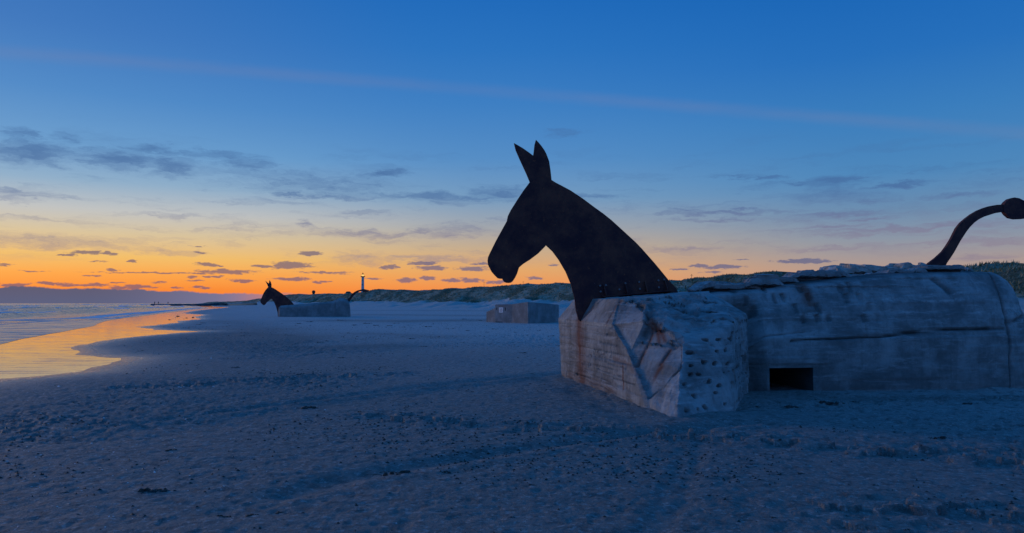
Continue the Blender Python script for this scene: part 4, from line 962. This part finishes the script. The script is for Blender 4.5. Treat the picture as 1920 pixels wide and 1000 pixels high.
# ------------------------------------------------------------------ wrack, shells, stones
def weed_mesh(seed):
    r2 = random.Random(seed); V, Fc = [], []
    for k in range(9):                         # lumps
        cx, cy = r2.gauss(0, .35), r2.gauss(0, .22); rr = r2.uniform(.12, .3); hh = r2.uniform(.06, .22); b = len(V); n = 7
        for i in range(n):
            a = 6.283*i/n; q = rr*r2.uniform(.6, 1.3); V.append((cx+q*math.cos(a), cy+q*.7*math.sin(a), -.03))
        for i in range(n):
            a = 6.283*i/n+.3; q = rr*.55*r2.uniform(.6, 1.2); V.append((cx+q*math.cos(a), cy+q*.7*math.sin(a), hh*r2.uniform(.6, 1.1)))
        V.append((cx, cy, hh*1.1))
        for i in range(n):
            j = (i+1) % n; Fc += [(b+i, b+j, b+n+j, b+n+i), (b+n+i, b+n+j, b+2*n)]
    for k in range(12):                        # strands
        x, y = r2.gauss(0, .4), r2.gauss(0, .25); a = r2.uniform(0, 6.28); w = .02; b = len(V); m = 5; ln = r2.uniform(.12, .3)
        for i in range(m):
            z = .03+.10*math.sin(i/(m-1)*3.14)*r2.random()
            V += [(x-w*math.sin(a), y+w*math.cos(a), z), (x+w*math.sin(a), y-w*math.cos(a), z+.03)]; x += ln*math.cos(a)/2; y += ln*math.sin(a)/2; a += r2.uniform(-.7, .7)
        for i in range(m-1): Fc.append((b+2*i, b+2*i+1, b+2*i+3, b+2*i+2))
    me = bpy.data.meshes.new('seaweed_clump'); me.from_pydata(V, [], Fc); me.materials.append(WEED); me.update(); return me
wm = [weed_mesh(s) for s in range(5)]
big_weed = [(743, 875, 60, 'long dark seaweed heap at the edge of the rut, foreground centre'), (834, 873, 24, 'compact dark seaweed lump just right of the long foreground heap'), (297, 908, 62, 'long flat seaweed strip in the lower left foreground'), (320, 833, 22, 'round dark seaweed lump on the smooth sand at left'),
            (578, 758, 40, 'flat seaweed patch on the sand below the far mule'), (441, 683, 16, 'dark seaweed lump near the pool edge at left'), (466, 814, 12, 'small dark seaweed knob left of centre'), (425, 952, 34, 'seaweed tangle nearest the lower left edge'), (472, 950, 26, 'seaweed tangle right of the nearest tangle'),
            (1816, 749, 30, 'spiky dark seaweed heap in front of the bunker rump'), (1415, 754, 26, 'seaweed lump lying by the corner of the broken front block'), (1482, 757, 34, 'seaweed heap in front of the bunker opening'), (1560, 750, 40, 'seaweed strip right of the bunker opening'), (1670, 744, 22, 'small seaweed lump before the middle of the bunker wall'),
            (525, 943, 22, 'low seaweed scrap in the lower centre-left foreground'), (1760, 810, 36, 'seaweed streak on the sand to the right, below the bunker rump'), (668, 628, 1, None)]
def place(me, nm, x, y, sx, rot, lab, cat, grp, flat=1.0):
    o = bpy.data.objects.new(nm, me); COL.objects.link(o); o.location = (x, y, gz(x, y)); o.scale = (sx, sx, sx*flat); o.rotation_euler = (0, 0, rot); return tag(o, lab, cat, grp)
for i, (px, py, w, lab) in enumerate(big_weed):
    if lab is None: continue
    g = G(px, py, .05); place(wm[i % 5], 'seaweed_clump', g.x, g.y, w/1400*g.y/1.7, rng.uniform(-.25, .25), lab, 'seaweed', 'seaweed clumps on the sand', .8)
def zone(px, py):
    if py < 650: return 'far off behind the near bunker' if px > 1050 else 'near the grey bunker with the sign' if px > 860 else 'near the far mule bunker'
    d_ = 'in the nearest foreground' if py > 880 else 'in the middle distance' if py < 770 else 'in the foreground'
    return d_+(' at left' if px < 330 else ' left of centre' if px < 760 else ' in the centre' if px < 1240 else ' at right')
pool = [(690, 606), (742, 606), (770, 609), (800, 612), (730, 611), (705, 610), (756, 613), (665, 609), (600, 640), (612, 638), (795, 648), (770, 634), (877, 619), (915, 622), (968, 622), (990, 627), (1010, 619), (1035, 629), (870, 598), (900, 600), (925, 616),
        (380, 604), (372, 607), (470, 640), (455, 628), (640, 668), (560, 700), (705, 697), (610, 712), (980, 660), (940, 690), (870, 720), (1350, 742), (1530, 741), (1600, 747), (1460, 747), (1640, 738), (1700, 736), (120, 915), (200, 942), (150, 780), (90, 790), (250, 760), (400, 870),
        (520, 893), (1100, 860), (1210, 880), (1330, 920), (1500, 880), (1640, 900), (1450, 960), (1290, 985), (1770, 940), (1880, 900), (1700, 985), (1150, 940), (1000, 900), (960, 960), (700, 800), (760, 760), (1780, 690), (560, 606), (640, 600), (580, 603)]
for (px, py) in pool:
    g = G(px, py, .03); 
    if g.y > 10 and 1 < g.x and g.y > 13.2 and g.y < 18: continue
    w = rng.uniform(8, 16) if py < 760 else rng.uniform(10, 18)
    place(wm[rng.randint(5)], 'seaweed_clump', g.x, g.y, w/1400*g.y/1.7, rng.uniform(-.4, .4), 'small dark scrap of seaweed on the sand, '+zone(px, py), 'seaweed', 'small seaweed scraps, '+zone(px, py), .7)
def shell_mesh():
    V = [(0, 0, .35)]; Fc = []; n = 9
    for k, (q, z) in enumerate(((.55, .27), (1, 0))):
        for i in range(n): a = 6.283*i/n; V.append((q*math.cos(a)*(1.15 if math.cos(a) > 0 else .9), q*.8*math.sin(a), z))
    for i in range(n): j = (i+1) % n; Fc += [(0, 1+i, 1+j), (1+i, 1+n+i, 1+n+j, 1+j)]
    me = bpy.data.meshes.new('shell'); me.from_pydata(V, [], Fc); me.materials.append(SHELL); me.update(); return me
shm = shell_mesh()
known = [(138, 812), (244, 785), (313, 853), (333, 850), (14, 857), (191, 874), (470, 931), (256, 959), (110, 718), (115, 718), (358, 691), (290, 878), (98, 845), (688, 937), (400, 720), (395, 667), (130, 935), (60, 902), (420, 904)]
for k in range(120):
    if k < len(known): px, py = known[k]; szz = 1.3
    else:
        px = abs(rng.normal(0, 260))+rng.uniform(0, 60); py = rng.uniform(722, 995); szz = rng.uniform(.5, 1.1)
    g = G(px, py, .03)
    o = place(shm, 'shell', g.x, g.y, szz*.0016*g.y*.95, rng.uniform(0, 6.28), 'tiny white shell lying on the dark sand, '+zone(px, py), 'shell', 'shells, '+zone(px, py), 1.0); o.rotation_euler = (rng.uniform(-.7, .7), rng.uniform(-.7, .7), rng.uniform(0, 6.28))
def rock_mesh(seed):
    bm = bmesh.new(); bmesh.ops.create_icosphere(bm, subdivisions=2, radius=1); r2 = random.Random(seed)
    for v in bm.verts: v.co *= r2.uniform(.75, 1.15); v.co.z *= .5
    me = bpy.data.meshes.new('rock'); bm.to_mesh(me); bm.free(); me.materials.append(ROCK); return me
rm = rock_mesh(3)
for (px, py, w) in ((334, 592, 7), (330, 594.5, 4), (318, 598, 6), (345, 597, 4), (350, 595, 5), (362, 594, 4), (325, 596.5, 4), (305, 596, 3)):
    g = G(px, py); o = place(rm, 'rock', g.x, g.y, w/1400*g.y/2, rng.uniform(0, 3), 'small dark wet stone in the shallow water edge', 'stone', 'stones at the waterline', 1.2)

# fine wrack: thousands of little dark scraps in drifts, too many to count
V, Fc = [], []
cnt = 0
while cnt < 3600:
    Y = 4.5*math.exp(rng.uniform(0, 2.6)); X = rng.uniform(-.72, .72)*Y
    dn = fbm(np.array([X*.45]), np.array([Y*.5]), 3, 123)[0]; 
    if rng.rand() > max(.035, dn*3.4-.35): continue
    V.append((X, Y)); cnt += 1
pts_ = np.array(V); zz = ground_h(pts_)[0]; V = []
sdd = ssd(pts_)
for (X, Y), z, sd__ in zip(pts_, zz, sdd):
    if sd__ < 1.5: continue
    if 0 < X and 10 < Y < 19 and X > 1: continue
    L_ = rng.uniform(.006, .022)*(1+.04*Y); a = rng.normal(0, .6); b = len(V); ca, sa = math.cos(a), math.sin(a); hh = rng.uniform(.005, .014)*(1+.04*Y)
    for (p, q) in ((-1, 0), (0, -.4), (1, .1), (.1, .45)): V.append((X+L_*(p*ca-q*sa), Y+L_*(p*sa+q*ca), z-.002))
    V.append((X, Y, z+hh)); Fc += [(b, b+1, b+4), (b+1, b+2, b+4), (b+2, b+3, b+4), (b+3, b, b+4)]
tag(mesh_np('beach_wrack', np.array(V), np.array(Fc), WEED), 'fine dark scraps of wrack strewn in drifts over the sand', 'wrack', kind='stuff')
